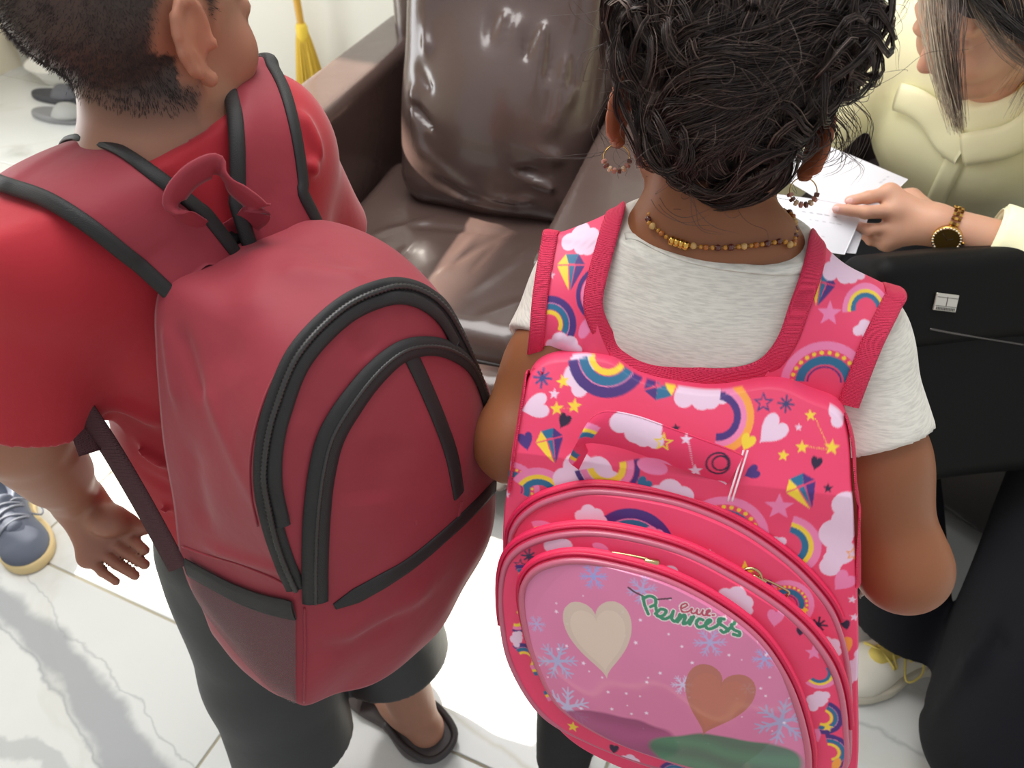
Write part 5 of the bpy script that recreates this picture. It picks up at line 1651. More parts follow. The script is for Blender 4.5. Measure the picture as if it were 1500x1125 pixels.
def h_shell(u, v):
    t = np.clip((v_top + .02 - v) / (v_top - v_a1), 0, 1)
    return .014 + (N1 - .014) * t ** .8 + wr_(u, v, 3, .0022) + .006 * np.exp(-((u / .06) ** 2)) * np.exp(-((v - v_top + .05) / .05) ** 2)
up = [('cloud', 850, 545, 34, 85, C_CL), ('B', 890, 520, 62, 195, 0), ('gem', 966, 553, 34, 200, 0), ('cloud', 1028, 572, 42, 10, C_CL), ('D', 1052, 604, 52, -90, 0), ('star', 992, 618, 8, 10, C_DK),
      ('ast', 796, 552, 14, 0, (60, 70, 130)), ('star', 826, 557, 10, 20, C_YE), ('star', 815, 573, 8, 0, C_CL), ('star', 820, 592, 10, 10, C_YE), ('star', 845, 589, 11, 0, C_YE), ('trail', 832, 592, 14, 5, C_OR),
      ('heart', 786, 590, 24, -70, C_CL), ('heart', 831, 610, 13, -20, C_DK), ('heart', 780, 636, 15, 20, C_NA), ('gem', 815, 640, 26, 20, 0), ('C', 760, 700, 40, -20, 0), ('A', 800, 714, 46, -30, 0), ('cloud', 790, 725, 20, 60, C_CL), ('star', 753, 708, 6, 0, C_CL),
      ('cloud', 866, 680, 50, 10, C_CL), ('E', 895, 665, 48, 200, 0), ('heart', 946, 692, 15, -30, C_TE), ('cloud', 990, 705, 36, -10, C_CL), ('oval', 960, 665, 22, -5, C_LP), ('star', 916, 710, 8, 0, C_CL), ('moon', 968, 722, 16, 0, C_NA),
      ('sline', 1118, 588, 16, 5, (60, 60, 120)), ('ast', 1151, 590, 13, 0, (60, 60, 110)), ('heart', 1126, 626, 28, -40, C_CL), ('star', 1186, 605, 9, 10, C_YE), ('star', 1172, 645, 10, 5, C_YE), ('star', 1145, 655, 9, 0, C_YE), ('star', 1215, 646, 12, 0, C_YE), ('star', 1168, 620, 6, 0, C_CL),
      ('trail', 1192, 646, 22, -2, C_YE), ('trail', 1201, 626, 22, -60, C_YE), ('heart', 1093, 639, 15, -20, C_YE), ('heart', 1191, 667, 12, -10, C_DK), ('gem', 1172, 702, 30, 30, 0), ('star', 1207, 697, 8, 5, C_DK), ('star', 1138, 722, 22, 5, C_LP), ('A', 1148, 778, 50, -95, 0), ('cloud', 1130, 780, 22, 60, C_CL),
      ('tall', 1222, 765, 70, 8, C_CL), ('heart', 1226, 830, 22, -30, C_LP), ('star', 1241, 853, 7, 0, C_CL), ('star', 1244, 878, 7, 0, C_CL), ('heart', 1232, 890, 10, 20, C_DK), ('cloud', 1232, 600, 26, 60, C_CL), ('heart', 1098, 676, 14, -60, C_NA), ('star', 1160, 540, 7, 0, C_CL), ('C', 1062, 762, 62, -40, 0), ('sline', 1242, 790, 12, 0, C_OR), ('B', 1040, 515, 40, 170, 0), ('oval', 1228, 920, 20, 70, C_OR), ('tall', 1245, 950, 34, 0, C_CL)]
shell, shVF = patch_obj('main_body', GF_, sh_uv, h_shell, -.035, M_PRINT, pbag, PINK, motifs_at(GF_, .03, up), rings=200, segs=1300, rho0=.955)
bvh_shell = bvh_of(shVF)

A1_px = [(744, 805), (752, 768), (778, 742), (812, 727), (860, 717), (920, 721), (1000, 737), (1080, 770), (1150, 817), (1200, 866), (1228, 910), (1245, 975), (1248, 1060), (1238, 1130), (1170, 1150), (1005, 1122), (900, 1086), (828, 1046), (782, 985), (754, 900)]
A2_px = [(732, 850), (746, 812), (785, 788), (850, 777), (920, 784), (1000, 806), (1080, 846), (1150, 892), (1200, 942), (1230, 995), (1242, 1065), (1236, 1132), (1170, 1160), (1060, 1146), (960, 1122), (860, 1084), (792, 1044), (748, 975), (733, 910)]
A3_px = [(762, 868), (775, 838), (805, 822), (850, 817), (910, 827), (980, 848), (1050, 884), (1110, 930), (1150, 985), (1175, 1045), (1188, 1110), (1178, 1142), (1120, 1142), (1040, 1128), (960, 1104), (880, 1072), (818, 1030), (787, 975), (768, 918)]
def layer(name, px, n0, n1, bulge, base, mot, rings, segs, seed, m=M_PRINT, dense=None):
    o = GF_.uvs(px, n1 * .97); c = o.mean(0)
    R_ = np.linalg.norm(o - c, axis=1).mean()
    def h(u, v): return n1 + bulge * (1 - np.clip(((u - c[0]) ** 2 + (v - c[1]) ** 2) / R_ ** 2, 0, 1)) + wr_(u, v, seed, .0012, 40)
    ob, VF = patch_obj(name, GF_, o, h, n0, m, pbag, base, mot, rings=rings, segs=segs, rho0=.97, dense=dense)
    oc = catmull(o, 420, True)
    return ob, VF, oc, c
l1 = [('B', 930, 790, 62, -40, 0), ('cloud', 870, 745, 24, 0, C_CL), ('ast', 855, 764, 14, 0, C_DK), ('oval', 1000, 792, 20, -10, C_OR), ('star', 1090, 821, 18, 5, C_YE), ('A', 800, 790, 38, -60, 0), ('ast', 1196, 901, 14, 0, C_DK), ('ast', 1040, 797, 9, 0, C_CL), ('star', 905, 762, 7, 0, C_CL),
      ('cloud', 960, 770, 20, 0, C_LP), ('C', 1150, 870, 40, -50, 0), ('cloud', 762, 800, 22, 60, C_CL), ('heart', 1120, 842, 12, 0, C_NA), ('star', 1175, 880, 8, 0, C_YE), ('cloud', 1215, 935, 22, -60, C_CL), ('tall', 1240, 1000, 40, 0, C_CL), ('B', 1238, 1060, 26, -80, 0)]
main_c, mainVF, o1, c1 = layer('main_compartment', A1_px, .01, N1 + .012, .010, PINK, motifs_at(GF_, N1, l1), 90, 1000, 13, dense=.60)
l2 = [('cloud', 820, 800, 24, 0, C_CL), ('ast', 775, 815, 12, 0, (60, 60, 90)), ('sline', 762, 828, 11, 0, (60, 60, 90)), ('B', 765, 850, 24, -60, 0), ('E', 755, 905, 22, -100, 0), ('B', 770, 965, 26, -40, 0), ('A', 790, 1000, 30, -60, 0), ('star', 800, 813, 6, 0, C_YE), ('cloud', 757, 935, 14, 80, C_CL), ('C', 790, 965, 26, -90, 0),
      ('cloud', 985, 842, 24, -20, C_CL), ('cloud', 1080, 875, 30, -30, C_CL), ('oval', 880, 800, 12, -10, C_LP), ('heart', 1135, 905, 18, 0, C_LP), ('heart', 1172, 925, 9, 0, C_DK), ('star', 1192, 955, 14, 10, C_LP), ('A', 1200, 985, 28, -130, 0), ('cloud', 1197, 1025, 22, 60, C_CL), ('B', 1205, 1050, 30, -100, 0), ('star', 1212, 1064, 9, 0, C_YE), ('heart', 1195, 1078, 14, 30, C_LP),
      ('B', 1215, 1100, 32, -70, 0), ('oval', 1225, 1118, 12, 80, C_OR), ('heart', 900, 1095, 10, 0, C_DK), ('star', 840, 1062, 9, 0, C_YE), ('B', 990, 1135, 26, 20, 0), ('cloud', 925, 1112, 16, -20, C_CL), ('heart', 1060, 1140, 12, 0, C_YE)]
front_c, frontVF, o2, c2 = layer('front_compartment', A2_px, N1, N2, .006, PINK, motifs_at(GF_, N2, l2), 90, 1000, 14, dense=.60)
# the clear-covered picture panel: pink with snowflakes, soft colour fields and the lettering
FL, FL2 = (176, 160, 206), (206, 190, 222)
l3 = [('flake', 868, 848, 22, 0, (150, 150, 210)), ('flake', 940, 866, 24, 10, FL), ('flake', 815, 972, 32, 5, (170, 165, 205)), ('flake', 784, 920, 14, 0, FL), ('flake', 830, 1040, 36, 20, (190, 180, 215)), ('flake', 1120, 968, 20, 0, (160, 160, 215)), ('flake', 1145, 1065, 44, 15, (170, 160, 200)), ('flake', 1040, 940, 26, 0, FL),
      ('flake', 1000, 1000, 18, 0, FL2), ('flake', 1095, 1010, 12, 0, FL2)]
rngp = np.random.default_rng(3)
for _ in range(70): l3.append(('star', rngp.uniform(780, 1170), rngp.uniform(835, 1110), rngp.uniform(1.5, 4), rngp.uniform(0, 70), (240, 216, 236)))
panel, panelVF, o3, c3 = layer('clear_pocket', A3_px, N2, N3, .008, (214, 116, 158), motifs_at(GF_, N3 + .006, l3), 260, 1100, 15, mat('pocket_print', (214, 116, 158), rough=0.35, attr=True, coat=0.9, bump=[(30, 3, 0.12, 0.003)]))
def panel_art():
    me = panel.data; n = len(me.vertices)
    co = np.zeros(n * 3, np.float32); me.vertices.foreach_get('co', co); uv = GF_.loc(co.reshape(-1, 3))[:, :2]
    ca = np.zeros(n * 4, np.float32); me.color_attributes['paint'].data.foreach_get('color', ca); ca = ca.reshape(-1, 4); C = ca[:, :3].copy()
    nz = N3 + .006
    U = lambda x, y: GF_.uv(x, y, nz)
    px = np.linalg.norm(U(1000, 950) - U(1001, 950))
    def blob(x, y, rx, ry, rot, col, amt, seed):
        nonlocal C
        d = uv - U(x, y); a = math.radians(rot); q = d @ np.array([[math.cos(a), -math.sin(a)], [math.sin(a), math.cos(a)]]) / px / (rx, ry)
        r = np.hypot(q[:, 0], q[:, 1]) + .16 * smooth_noise(np.c_[uv, 0 * uv[:, 0]], 120, seed)
        w = (np.clip((1 - r) / .25, 0, 1) * amt)[:, None]; C = C * (1 - w) + lin(col) * w
    # plain wavy fields of colour stand where the picture was
    def field(x, y, rx, ry, rot, c0, c1, seed, freq, soft=.10):
        nonlocal C
        d = uv - U(x, y); a = math.radians(rot); q = d @ np.array([[math.cos(a), -math.sin(a)], [math.sin(a), math.cos(a)]]) / px / (rx, ry)
        nz_ = smooth_noise(np.c_[uv, 0 * uv[:, 0]], 90, seed)
        r = np.hypot(q[:, 0], q[:, 1]) + .14 * nz_
        st = (.5 + .5 * np.sin(q[:, 1] * freq + 1.4 * np.sin(q[:, 0] * 2.2) + nz_))[:, None]
        w = np.clip((1 - r) / soft, 0, 1)[:, None] * .9; C = C * (1 - w) + (lin(c0) * st + lin(c1) * (1 - st)) * w
    field(880, 1085, 120, 52, 12, (160, 60, 116), (136, 44, 98), 1, 5)
    field(1060, 1112, 120, 40, 4, (46, 124, 88), (34, 100, 74), 2, 6)
    for x, y, r_, rot, col in ((880, 945, 78, 14, (206, 188, 168)), (1045, 1035, 74, -10, (176, 98, 68))):
        d = uv - U(x, y); a = math.radians(-rot); q = d @ np.array([[math.cos(a), math.sin(a)], [-math.sin(a), math.cos(a)]]) / px / r_
        for m_, c_ in m_heart(q, col): C[m_] = C[m_] * .12 + lin(c_) * .88
        for m_, c_ in m_heart(q / .80, col): C[m_] = C[m_] * .7 + lin(np.clip(np.array(c_) * 1.12, 0, 255)) * .3
    # lettering: strokes traced from the bag
    S4 = lambda pts: [U(880 + x / 6.25, 840 + y / 6.25) for x, y in pts]
    green = [[(385, 222), (400, 290), (435, 372)], [(385, 240), (440, 215), (495, 235), (500, 285), (455, 310)],
             [(500, 370), (550, 330), (600, 345), (570, 385), (520, 390), (510, 340), (500, 300)], [(520, 385), (580, 415), (640, 390), (665, 345)],
             [(660, 360), (650, 410), (680, 435), (715, 400)], [(725, 375), (705, 440)], [(710, 430), (760, 380), (775, 400), (755, 455), (800, 440), (830, 400)],
             [(850, 395), (815, 460)], [(935, 425), (900, 415), (875, 450), (895, 485), (940, 480)], [(940, 478), (1005, 440), (990, 425), (960, 455), (975, 500), (1020, 500), (1060, 480)],
             [(1130, 425), (1085, 420), (1080, 455), (1130, 490), (1160, 520), (1125, 540), (1100, 520)], [(1235, 465), (1195, 480), (1220, 520), (1270, 545), (1265, 575), (1215, 560)], [(1060, 485), (1100, 440)], [(1160, 530), (1200, 490)]]
    redl = [[(735, 325), (790, 300), (775, 280), (735, 300), (745, 350), (800, 350), (835, 325)], [(835, 325), (830, 360), (860, 365), (885, 335)], [(885, 335), (880, 370), (910, 375), (935, 340)], [(935, 345), (930, 375), (960, 385), (1000, 345), (975, 345), (965, 380), (1000, 390)], [(1022, 385), (1040, 385)]]
    dark = [[(250, 140), (310, 180), (380, 212)], [(505, 245), (570, 240), (645, 235)]]
    def dist(lines):
        d = np.full(n, 1.0)
        for L_ in lines:
            c = catmull(S4(L_), max(12, 6 * len(L_)))
            for a, b in zip(c[:-1], c[1:]):
                near = np.nonzero((np.abs(uv - a) < 14 * px).all(1))[0]
                if len(near) == 0: continue
                ab = b - a; t = np.clip((uv[near] - a) @ ab / max(ab @ ab, 1e-12), 0, 1)
                d[near] = np.minimum(d[near], np.linalg.norm(uv[near] - a - t[:, None] * ab, axis=1))
        return d
    dg, dr, dk = dist(green), dist(redl), dist(dark)
    C[(dg < 4.0 * px) | (dr < 2.8 * px)] = lin((222, 206, 206))
    C[dk < 1.4 * px] = lin((92, 44, 66))
    C[dg < 2.4 * px] = lin((42, 128, 92)); C[dr < 1.4 * px] = lin((178, 56, 84))
    ca[:, :3] = C; me.color_attributes['paint'].data.foreach_set('color', ca.ravel())
panel_art()

def ring_at(oc, c, sc, n):
    q = c + (oc - c) * sc
    return GF_.P(np.concatenate([q, np.full((len(q), 1), n)], 1))
def arch(oc, c, lo, hi):
    """the part of an outline between two directions (degrees, counter-clockwise from u)"""
    a = np.degrees(np.arctan2(oc[:, 1] - c[1], oc[:, 0] - c[0])); a = np.where(a < -120, a + 360, a)
    i = np.nonzero((a > lo) & (a < hi))[0]; i = i[np.argsort(a[i])]
    return oc[i]
for oc, c, n1, lo, hi, nm in ((o1, c1, N1 + .012, 8, 178, 'main'), (o2, c2, N2, -15, 182, 'front'), (o3, c3, N3, -32, 205, 'pocket')):
    P_ = ring_at(oc, c, .982, n1 - .001)
    tube('piping', P_, .0027, M_PIPE, pbag, 10, closed=True)
    ar = catmull(arch(oc, c, lo, hi), 560)
    def lift(sc, n): 
        q = c + (ar - c) * sc; return GF_.P(np.concatenate([q, np.full((len(q), 1), n)], 1))
    up_ = nrm(GF_.n)
    pz = lift(1.008, n1 - .008); nn = pz - GF_.P(np.concatenate([np.repeat(c[None], len(ar), 0), np.full((len(ar), 1), n1 - .06)], 1)); nn /= np.linalg.norm(nn, axis=1, keepdims=True)
    zt = band('zip_tape', pz, nn * .8 + up_ * .6, .0100, .0016, M_PINK, pbag, across=7)
    tube('zip_teeth', pz + (nn * .8 + up_ * .6) * .0018, .0017, M_TEETH, zt, 6, ribs=.22)
    band('zip_binding', lift(1.022, n1 - .014), nn * .55 + up_ * .9, .004, .0014, M_PINK, pbag, across=5)
# zip pulls
bvh_all = bvh_of(shVF, mainVF, frontVF, panelVF)
M_BRASS = mat('brass', (200, 176, 130), rough=0.25, metal=1.0)
def zip_pull(p0, p1, ring):
    a, na = cast(bvh_all, *p0); b, nb_ = cast(bvh_all, *p1)
    if np.linalg.norm(b - a) > .05: b = a + nrm(P(*p1, .6) - P(*p0, .6)) * .032
    a = a + na * .006; b = b + na * .007; ax = nrm(b - a); sd = np.cross(na, ax)
    z = empty('zip_pull', a); z.parent = pbag; z.matrix_parent_inverse = wm(pbag).inverted()
    V, F = box_mesh(a, (.006, .0042, .0028), np.array([ax, sd, na]), bev=.0012); mesh('slider', V, F, M_BRASS, z)
    lp = [a + ax * .004 + sd * .0035, a + ax * .004 + sd * .0035 + (b - a) * .8, b, a + ax * .004 - sd * .0035 + (b - a) * .8, a + ax * .004 - sd * .0035, a - ax * .002]
    tube('tab', catmull(lp, 40, True), .0011, M_BRASS, z, 6, closed=True)
    if ring:
        c = a - ax * .006; tube('ring', [c + (ax * math.cos(t) + sd * math.sin(t)) * .008 + na * .001 for t in np.linspace(0, 6.283, 24, endpoint=False)], .0013, M_BRASS, z, 6, closed=True)
zip_pull((955, 822), (893, 810), False)
zip_pull((1108, 846), (1150, 866), True)

# yoke: the two printed shoulder straps, laid over the shirt and over the shoulders
sd_px = lambda lst: lst
def strap_patch(inner, outer, n_along, off, bvh, dd=0.0):
    """rows from the body panel up to the shoulder, traced on the cloth; the strap stays taut where the shoulder falls away"""
    ip = catmull(inner, n_along); op = catmull(outer, n_along)
    X = np.zeros((n_along, 9, 3))
    for i, (a, b) in enumerate(zip(ip, op)):
        tt_ = np.linspace(0, 1, 9); Q_ = [a * (1 - t) + b * t for t in tt_]
        dep = np.array([(cast(bvh, *q, 9.0)[0] - CC) @ CF for q in Q_])
        d0 = np.median(np.where(dep > 5, 99, dep) - dd * tt_)
        if d0 > 5: d0 = (cast(bvh, *a)[0] - CC) @ CF
        for j, (t, q) in enumerate(zip(tt_, Q_)):
            X[i, j] = (q[0], q[1], min(d0 + dd * t, dep[j]) - off)
    for _ in range(8):
        X[1:-1, :, 2] = (X[:-2, :, 2] + 2 * X[1:-1, :, 2] + X[2:, :, 2]) / 4
        X[:, 1:-1, 2] = np.minimum(X[:, 1:-1, 2], (X[:, :-2, 2] + 2 * X[:, 1:-1, 2] + X[:, 2:, 2]) / 4)
    for i in range(n_along):                  # never sink into the shirt
        for j in range(9):
            X[i, j, 2] = min(X[i, j, 2], (cast(bvh, X[i, j, 0], X[i, j, 1], 9.0)[0] - CC) @ CF - off * .6)
    for _ in range(2): X[1:-1, :, 2] = np.minimum(X[1:-1, :, 2], (X[:-2, :, 2] + X[2:, :, 2]) / 2)
    return np.array([[P(*q) for q in r] for r in X])
def normals_of(X, out):
    n = np.cross(np.gradient(X, axis=0), np.gradient(X, axis=1)); n /= np.maximum(np.linalg.norm(n, axis=2, keepdims=True), 1e-9)
    return n if n[2, 4] @ out > 0 else -n
def drape(X, bvh, O, right, fwd, zc, off, drop=.17):
    """carry the strap over the shoulder and down the chest, lying on the shirt"""
    lat = (X[-1] - O) @ right; rows = []
    for a in (8, 30, 52, 74, 95):
        d = ZUP * math.cos(math.radians(a)) + fwd * math.sin(math.radians(a)); r_ = []
        for l in lat:
            c = O + right * l + ZUP * zc
            h, n, _, _ = bvh.ray_cast(Vector(c + d * .3), Vector(-d)); r_.append((np.array(h) if h else c + d * .07) + d * off)
        rows.append(r_)
    for dz in (.06, .11, drop):
        r_ = []
        for l in lat:
            c = O + right * l * (1 - dz) + ZUP * (zc - dz); h, n, _, _ = bvh.ray_cast(Vector(c + fwd * .4), Vector(-fwd)); r_.append((np.array(h) if h and (np.array(h) - c) @ fwd > .03 else c + fwd * .085) + fwd * off)
        rows.append(r_)
    R_ = np.array(rows)
    for _ in range(3): R_[1:-1] = (R_[:-2] + 2 * R_[1:-1] + R_[2:]) / 4; R_[:, 1:-1] = (R_[:, :-2] + 2 * R_[:, 1:-1] + R_[:, 2:]) / 4
    keep = [r for r in R_ if (r.mean(0) - X[-1].mean(0)) @ fwd > .012 or r[4][2] < X[-1][4][2] - .05]
    return np.concatenate([X, np.array(keep)])
def sheet_from_rows(name, X, Nn, thick, m, parent, na, nc, cols_fun=None, dome=0.0):
    """refine a coarse grid of rows to a solid cloth sheet"""
    Y = np.stack([catmull(X[:, j], na) for j in range(X.shape[1])], 1); Z = np.stack([catmull(Nn[:, j], na) for j in range(X.shape[1])], 1)
    Y = np.stack([catmull(Y[i], nc) for i in range(na)], 0); Z = np.stack([catmull(Z[i], nc) for i in range(na)], 0)
    Z /= np.linalg.norm(Z, axis=2, keepdims=True)
    w = np.linspace(-1, 1, nc); Y = Y + Z * (dome * (1 - w ** 2))[None, :, None]
    top = Y.reshape(-1, 3); bot = (Y - Z * thick).reshape(-1, 3)
    F0 = grid_faces(na, nc); n0 = np.cross(top[F0[len(F0) // 3][1]] - top[F0[len(F0) // 3][0]], top[F0[len(F0) // 3][3]] - top[F0[len(F0) // 3][0]])
    if n0 @ Z.reshape(-1, 3)[F0[len(F0) // 3][0]] < 0: F0 = F0[:, ::-1]
    F1 = F0[:, ::-1] + na * nc
    rim = np.concatenate([np.arange(na) * nc, (na - 1) * nc + np.arange(1, nc), np.arange(na - 2, -1, -1) * nc + nc - 1, np.arange(nc - 2, 0, -1)]); r2 = np.roll(rim, -1)
    Fr = np.stack([rim, r2, r2 + na * nc, rim + na * nc], 1)
    V = np.concatenate([top, bot])
    cols = cols_fun(V) if cols_fun else None
    o = mesh(name, V, np.concatenate([F0, F1, Fr]), m, parent, cols=cols)
    return o, Y, Z
strap_l_m = motifs_at(GF_, .012, [('cloud', 845, 356, 34, 0, C_CL), ('gem', 832, 400, 28, 5, 0), ('star', 870, 372, 7, 0, C_DK), ('B', 805, 474, 40, -25, 0), ('E', 884, 432, 42, 60, 0), ('cloud', 826, 505, 28, 0, C_CL), ('star', 804, 405, 6, 0, C_CL), ('oval', 858, 480, 16, 70, C_LP)])
strap_r_m = motifs_at(GF_, .012, [('gem', 1208, 428, 28, -12, 0), ('star', 1218, 463, 20, 0, C_LP), ('A', 1276, 460, 38, 10, 0), ('cloud', 1274, 487, 22, 0, C_CL), ('heart', 1166, 492, 12, 15, C_NA), ('C', 1208, 562, 66, 5, 0), ('cloud', 1250, 402, 40, 0, C_CL)])
def strap_cols(mot): return lambda V: paint(GF_.loc(V)[:, :2], PINK, mot)
Og = gl(0, 0, 0); Og = np.array([*(gl(0, 0, .86)[:2]), 0.])
Xl = strap_patch([(900, 534), (880, 490), (872, 450), (880, 400), (895, 346)], [(775, 552), (784, 490), (788, 440), (795, 390), (804, 342)], 14, .010, bvh_gs, .004)
Xl = drape(Xl, bvh_gs, Og, grt, gd, .845, .005)
sl, YL, ZL = sheet_from_rows('shoulder_strap', Xl, normals_of(Xl, GF_.n), .004, M_PRINT, pbag, 400, 110, strap_cols(strap_l_m))
Xr = strap_patch([(1120, 552), (1140, 520), (1155, 480), (1170, 435), (1186, 398)], [(1246, 594), (1262, 550), (1280, 505), (1300, 465), (1316, 434)], 14, .006, bvh_gs, -.014)
Xr = drape(Xr, bvh_gs, Og, grt, gd, .838, .005)
sr, YR, ZR = sheet_from_rows('shoulder_strap', Xr, normals_of(Xr, GF_.n), .004, M_PRINT, pbag, 400, 110, strap_cols(strap_r_m))
# webbing binding: the neck line in one run, the outer edge of each strap
def edge_of(Y, Z, j, stop): return Y[:stop, j], Z[:stop, j]
bvh_y = bvh_of((YL.reshape(-1, 3), grid_faces(YL.shape[0], YL.shape[1])), (YR.reshape(-1, 3), grid_faces(YR.shape[0], YR.shape[1])), shVF, shirtG)
eL, nL = YL[::11, 4][::-1], ZL[::11, 4][::-1]; eR, nR = YR[::11, 4], ZR[::11, 4]
U_px = [(893, 508), (905, 520), (930, 534), (965, 545), (1010, 551), (1060, 553), (1095, 548), (1120, 540), (1138, 524)]
uP, uN = cast_path(bvh_y, U_px, 30, smooth=4)
iL = [i for i in range(len(eL)) if i < len(eL) - 2]; 
pN = np.concatenate([eL[:-3], uP, eR[3:]]); nN = np.concatenate([nL[:-3], uN, nR[3:]])
pN2 = catmull(pN[::2], 260); nN2 = catmull(nN[::2], 260)
for _ in range(8):
    pN2[1:-1] = (pN2[:-2] + 2 * pN2[1:-1] + pN2[2:]) / 4; nN2[1:-1] = (nN2[:-2] + nN2[1:-1] + nN2[2:]) / 3
band('neck_webbing', pN2, nN2, .0165, .0022, M_WEB, pbag, across=7, lift=.0015)
band('edge_webbing', YL[:, -4], ZL[:, -4], .0135, .0022, M_WEB, pbag, across=7, lift=.001)
band('edge_webbing', YR[:, -4], ZR[:, -4], .0165, .0022, M_WEB, pbag, across=7, lift=.001)
# lower straps: webbing from the ends of the shoulder straps back under the arms to the bag
for s_, Y in ((-1, YL), (1, YR)):
    st = Y[-1].mean(0)
    en = GF_.P(s_ * .125, .04, -.03)
    midp = gl(s_ * .128, .03, .68)
    c = catmull([st, midp + gd * .05, midp - gd * .045, en * .6 + midp * .4 - gd * .02, en], 60)
    nn = np.array([nrm(grt * s_ + gd * .1)] * 60)
    band('lower_strap', c, nn, .018, .002, M_WEB, pbag)
# strip down the right-hand side of the body
rp, rn = cast_path(bvh_shell, [(1246, 600), (1249, 660), (1250, 730), (1250, 800), (1250, 860)], 40, smooth=4)
band('side_webbing', rp - GF_.n * .006 + GF_.u * .004, rn * .3 + GF_.u, .016, .002, M_WEB, pbag)
lp_, ln_ = cast_path(bvh_shell, [(780, 532), (771, 590), (760, 660), (752, 720)], 40, smooth=4)
band('side_webbing', lp_ - GF_.n * .004 - GF_.u * .004, ln_ * .3 - GF_.u, .014, .002, M_WEB, pbag)
# printed grab handle across the body
def hpt(px, py, lift):
    l, n = cast(bvh_shell, px, py); return l + GF_.n * lift
hpts = [hpt(856, 672, .004), hpt(850, 640, .020), hpt(876, 612, .026), hpt(920, 618, .022), hpt(975, 640, .016), hpt(1030, 664, .009), hpt(1062, 678, .005), hpt(1086, 690, .004)]
hc_ = catmull(hpts, 150); across_ = GF_.v * .9 + GF_.u * .35
hw_ = np.interp(np.linspace(0, 1, 150), [0, .15, .3, 1], [.010, .016, .017, .016])
top = np.stack([hc_ + across_ * (w * hw_)[:, None] + GF_.n * (.004 * (1 - w * w)) for w in np.linspace(-1, 1, 40)], 1)
Zh = np.repeat(np.repeat(GF_.n[None, None], 150, 0), 40, 1)
sheet_from_rows('grab_handle', top[::6, ::4], Zh[::6, ::4], .004, M_PRINT, pbag, 170, 60,
                lambda V: paint(GF_.loc(V)[:, :2], (228, 56, 100), motifs_at(GF_, .045, [('A', 866, 640, 38, 60, 0), ('cloud', 940, 612, 42, -20, C_CL), ('sline', 975, 633, 15, 0, C_YE), ('star', 1007, 630, 9, 0, C_CL), ('star', 1020, 676, 11, 10, C_CL), ('moon', 1052, 666, 18, 0, C_DK), ('oval', 965, 668, 22, -5, C_LP), ('trail', 1014, 652, 22, -75, C_CL), ('cloud', 1060, 712, 30, 0, C_CL)])))
for dx in (0, 10):
    sp, sn = cast_path(bvh_shell, [(1091 - dx * .6 + 4, 654), (1082 - dx * .6 + 2, 690), (1072 - dx * .6, 728)], 20, smooth=2)
    tube('stitching', sp + GF_.n * .009, .0008, mat('white_thread', (236, 214, 222), rough=0.7), pbag, 5)

# ================================================================== THE BURGUNDY BACKPACK
BK = .93                                     # the bag hangs just clear of the shirt
BF_ = Frame(CC + (np.array([-.21, .55, .49]) - CC) * BK, 48, 8, -5)
rbag = thing('backpack', 'plain burgundy backpack with black zips and mesh side pocket worn by the boy', 'backpack', BF_.P(0, .02, .05))
M_BURG = mat('burgundy_nylon', (148, 50, 62), rough=0.62, spec=0.32, sheen=0.15, bump=[(13, 4, 0.30, 0.008), (45, 3, 0.10, 0.002), (1500, 1, 0.10, 0.0002)], mottle=(6, 0.35, (136, 43, 54)))
M_BLK = mat('black_tape', (30, 29, 30), rough=0.6, wave=(420, 0.2, 0.0005))
M_ZIP = mat('black_zip', (48, 46, 45), rough=0.4)
BN = .15 * BK
front_px = [(437, 1036), (432, 960), (430, 868), (392, 775), (374, 690), (388, 600), (436, 508), (498, 444), (560, 416), (608, 418), (650, 444), (680, 488), (704, 535), (724, 595), (727, 700), (712, 800), (645, 915), (560, 990), (500, 1022)]
fo = BF_.uvs(front_px, BN)
bo = np.array([(-.150, .02), (-.158, .09), (-.160, .15), (-.148, .22), (-.135, .30), (-.118, .37), (-.105, .414), (-.085, .434), (-.024, .440), (.045, .440), (.085, .425), (.110, .38), (.128, .31), (.142, .23), (.150, .15), (.150, .06), (.135, .012), (.02, .0), (-.08, .002)]) * BK
NS = 360
Fo = catmull(fo, NS, True); Bo = catmull(bo, NS, True)
cF = Fo.mean(0)
R3 = []
prof = np.linspace(0, 1, 34)
for s in prof:                                # gusset from the back panel to the zip line
    q = Bo * (1 - s) + Fo * s
    bul = .006 * math.sin(math.pi * s)
    q = cF + (q - cF) * (1 + bul * 6)
    n = BN * s
    # soft dent where the empty cloth sinks on top
    R3.append(np.concatenate([q, np.full((NS, 1), n)], 1))
rho = np.linspace(1, .001, 60)[1:]
for r in rho:                                 # front panel, gently domed
    q = cF + (Fo - cF) * r
    R3.append(np.concatenate([q, np.full((NS, 1), BN + .034 * (1 - r ** 2.4))], 1))
R3 = np.array(R3)
flat = R3.reshape(-1, 3)
wob = smooth_noise(flat, 26, 201) * .0035 + smooth_noise(flat, 60, 202, 2) * .0010
w_rad = flat.copy(); w_rad[:, :2] += (flat[:, :2] - cF) * (wob / .13)[:, None]; w_rad[:, 2] += wob
R3 = w_rad.reshape(R3.shape)
nR = len(R3)
V = BF_.P(R3.reshape(-1, 3)); F = grid_faces(nR, NS, False, True)
f = F[len(F) * 3 // 4]; 
if np.cross(V[f[1]] - V[f[0]], V[f[2]] - V[f[0]]) @ BF_.n < 0: F = F[:, ::-1]
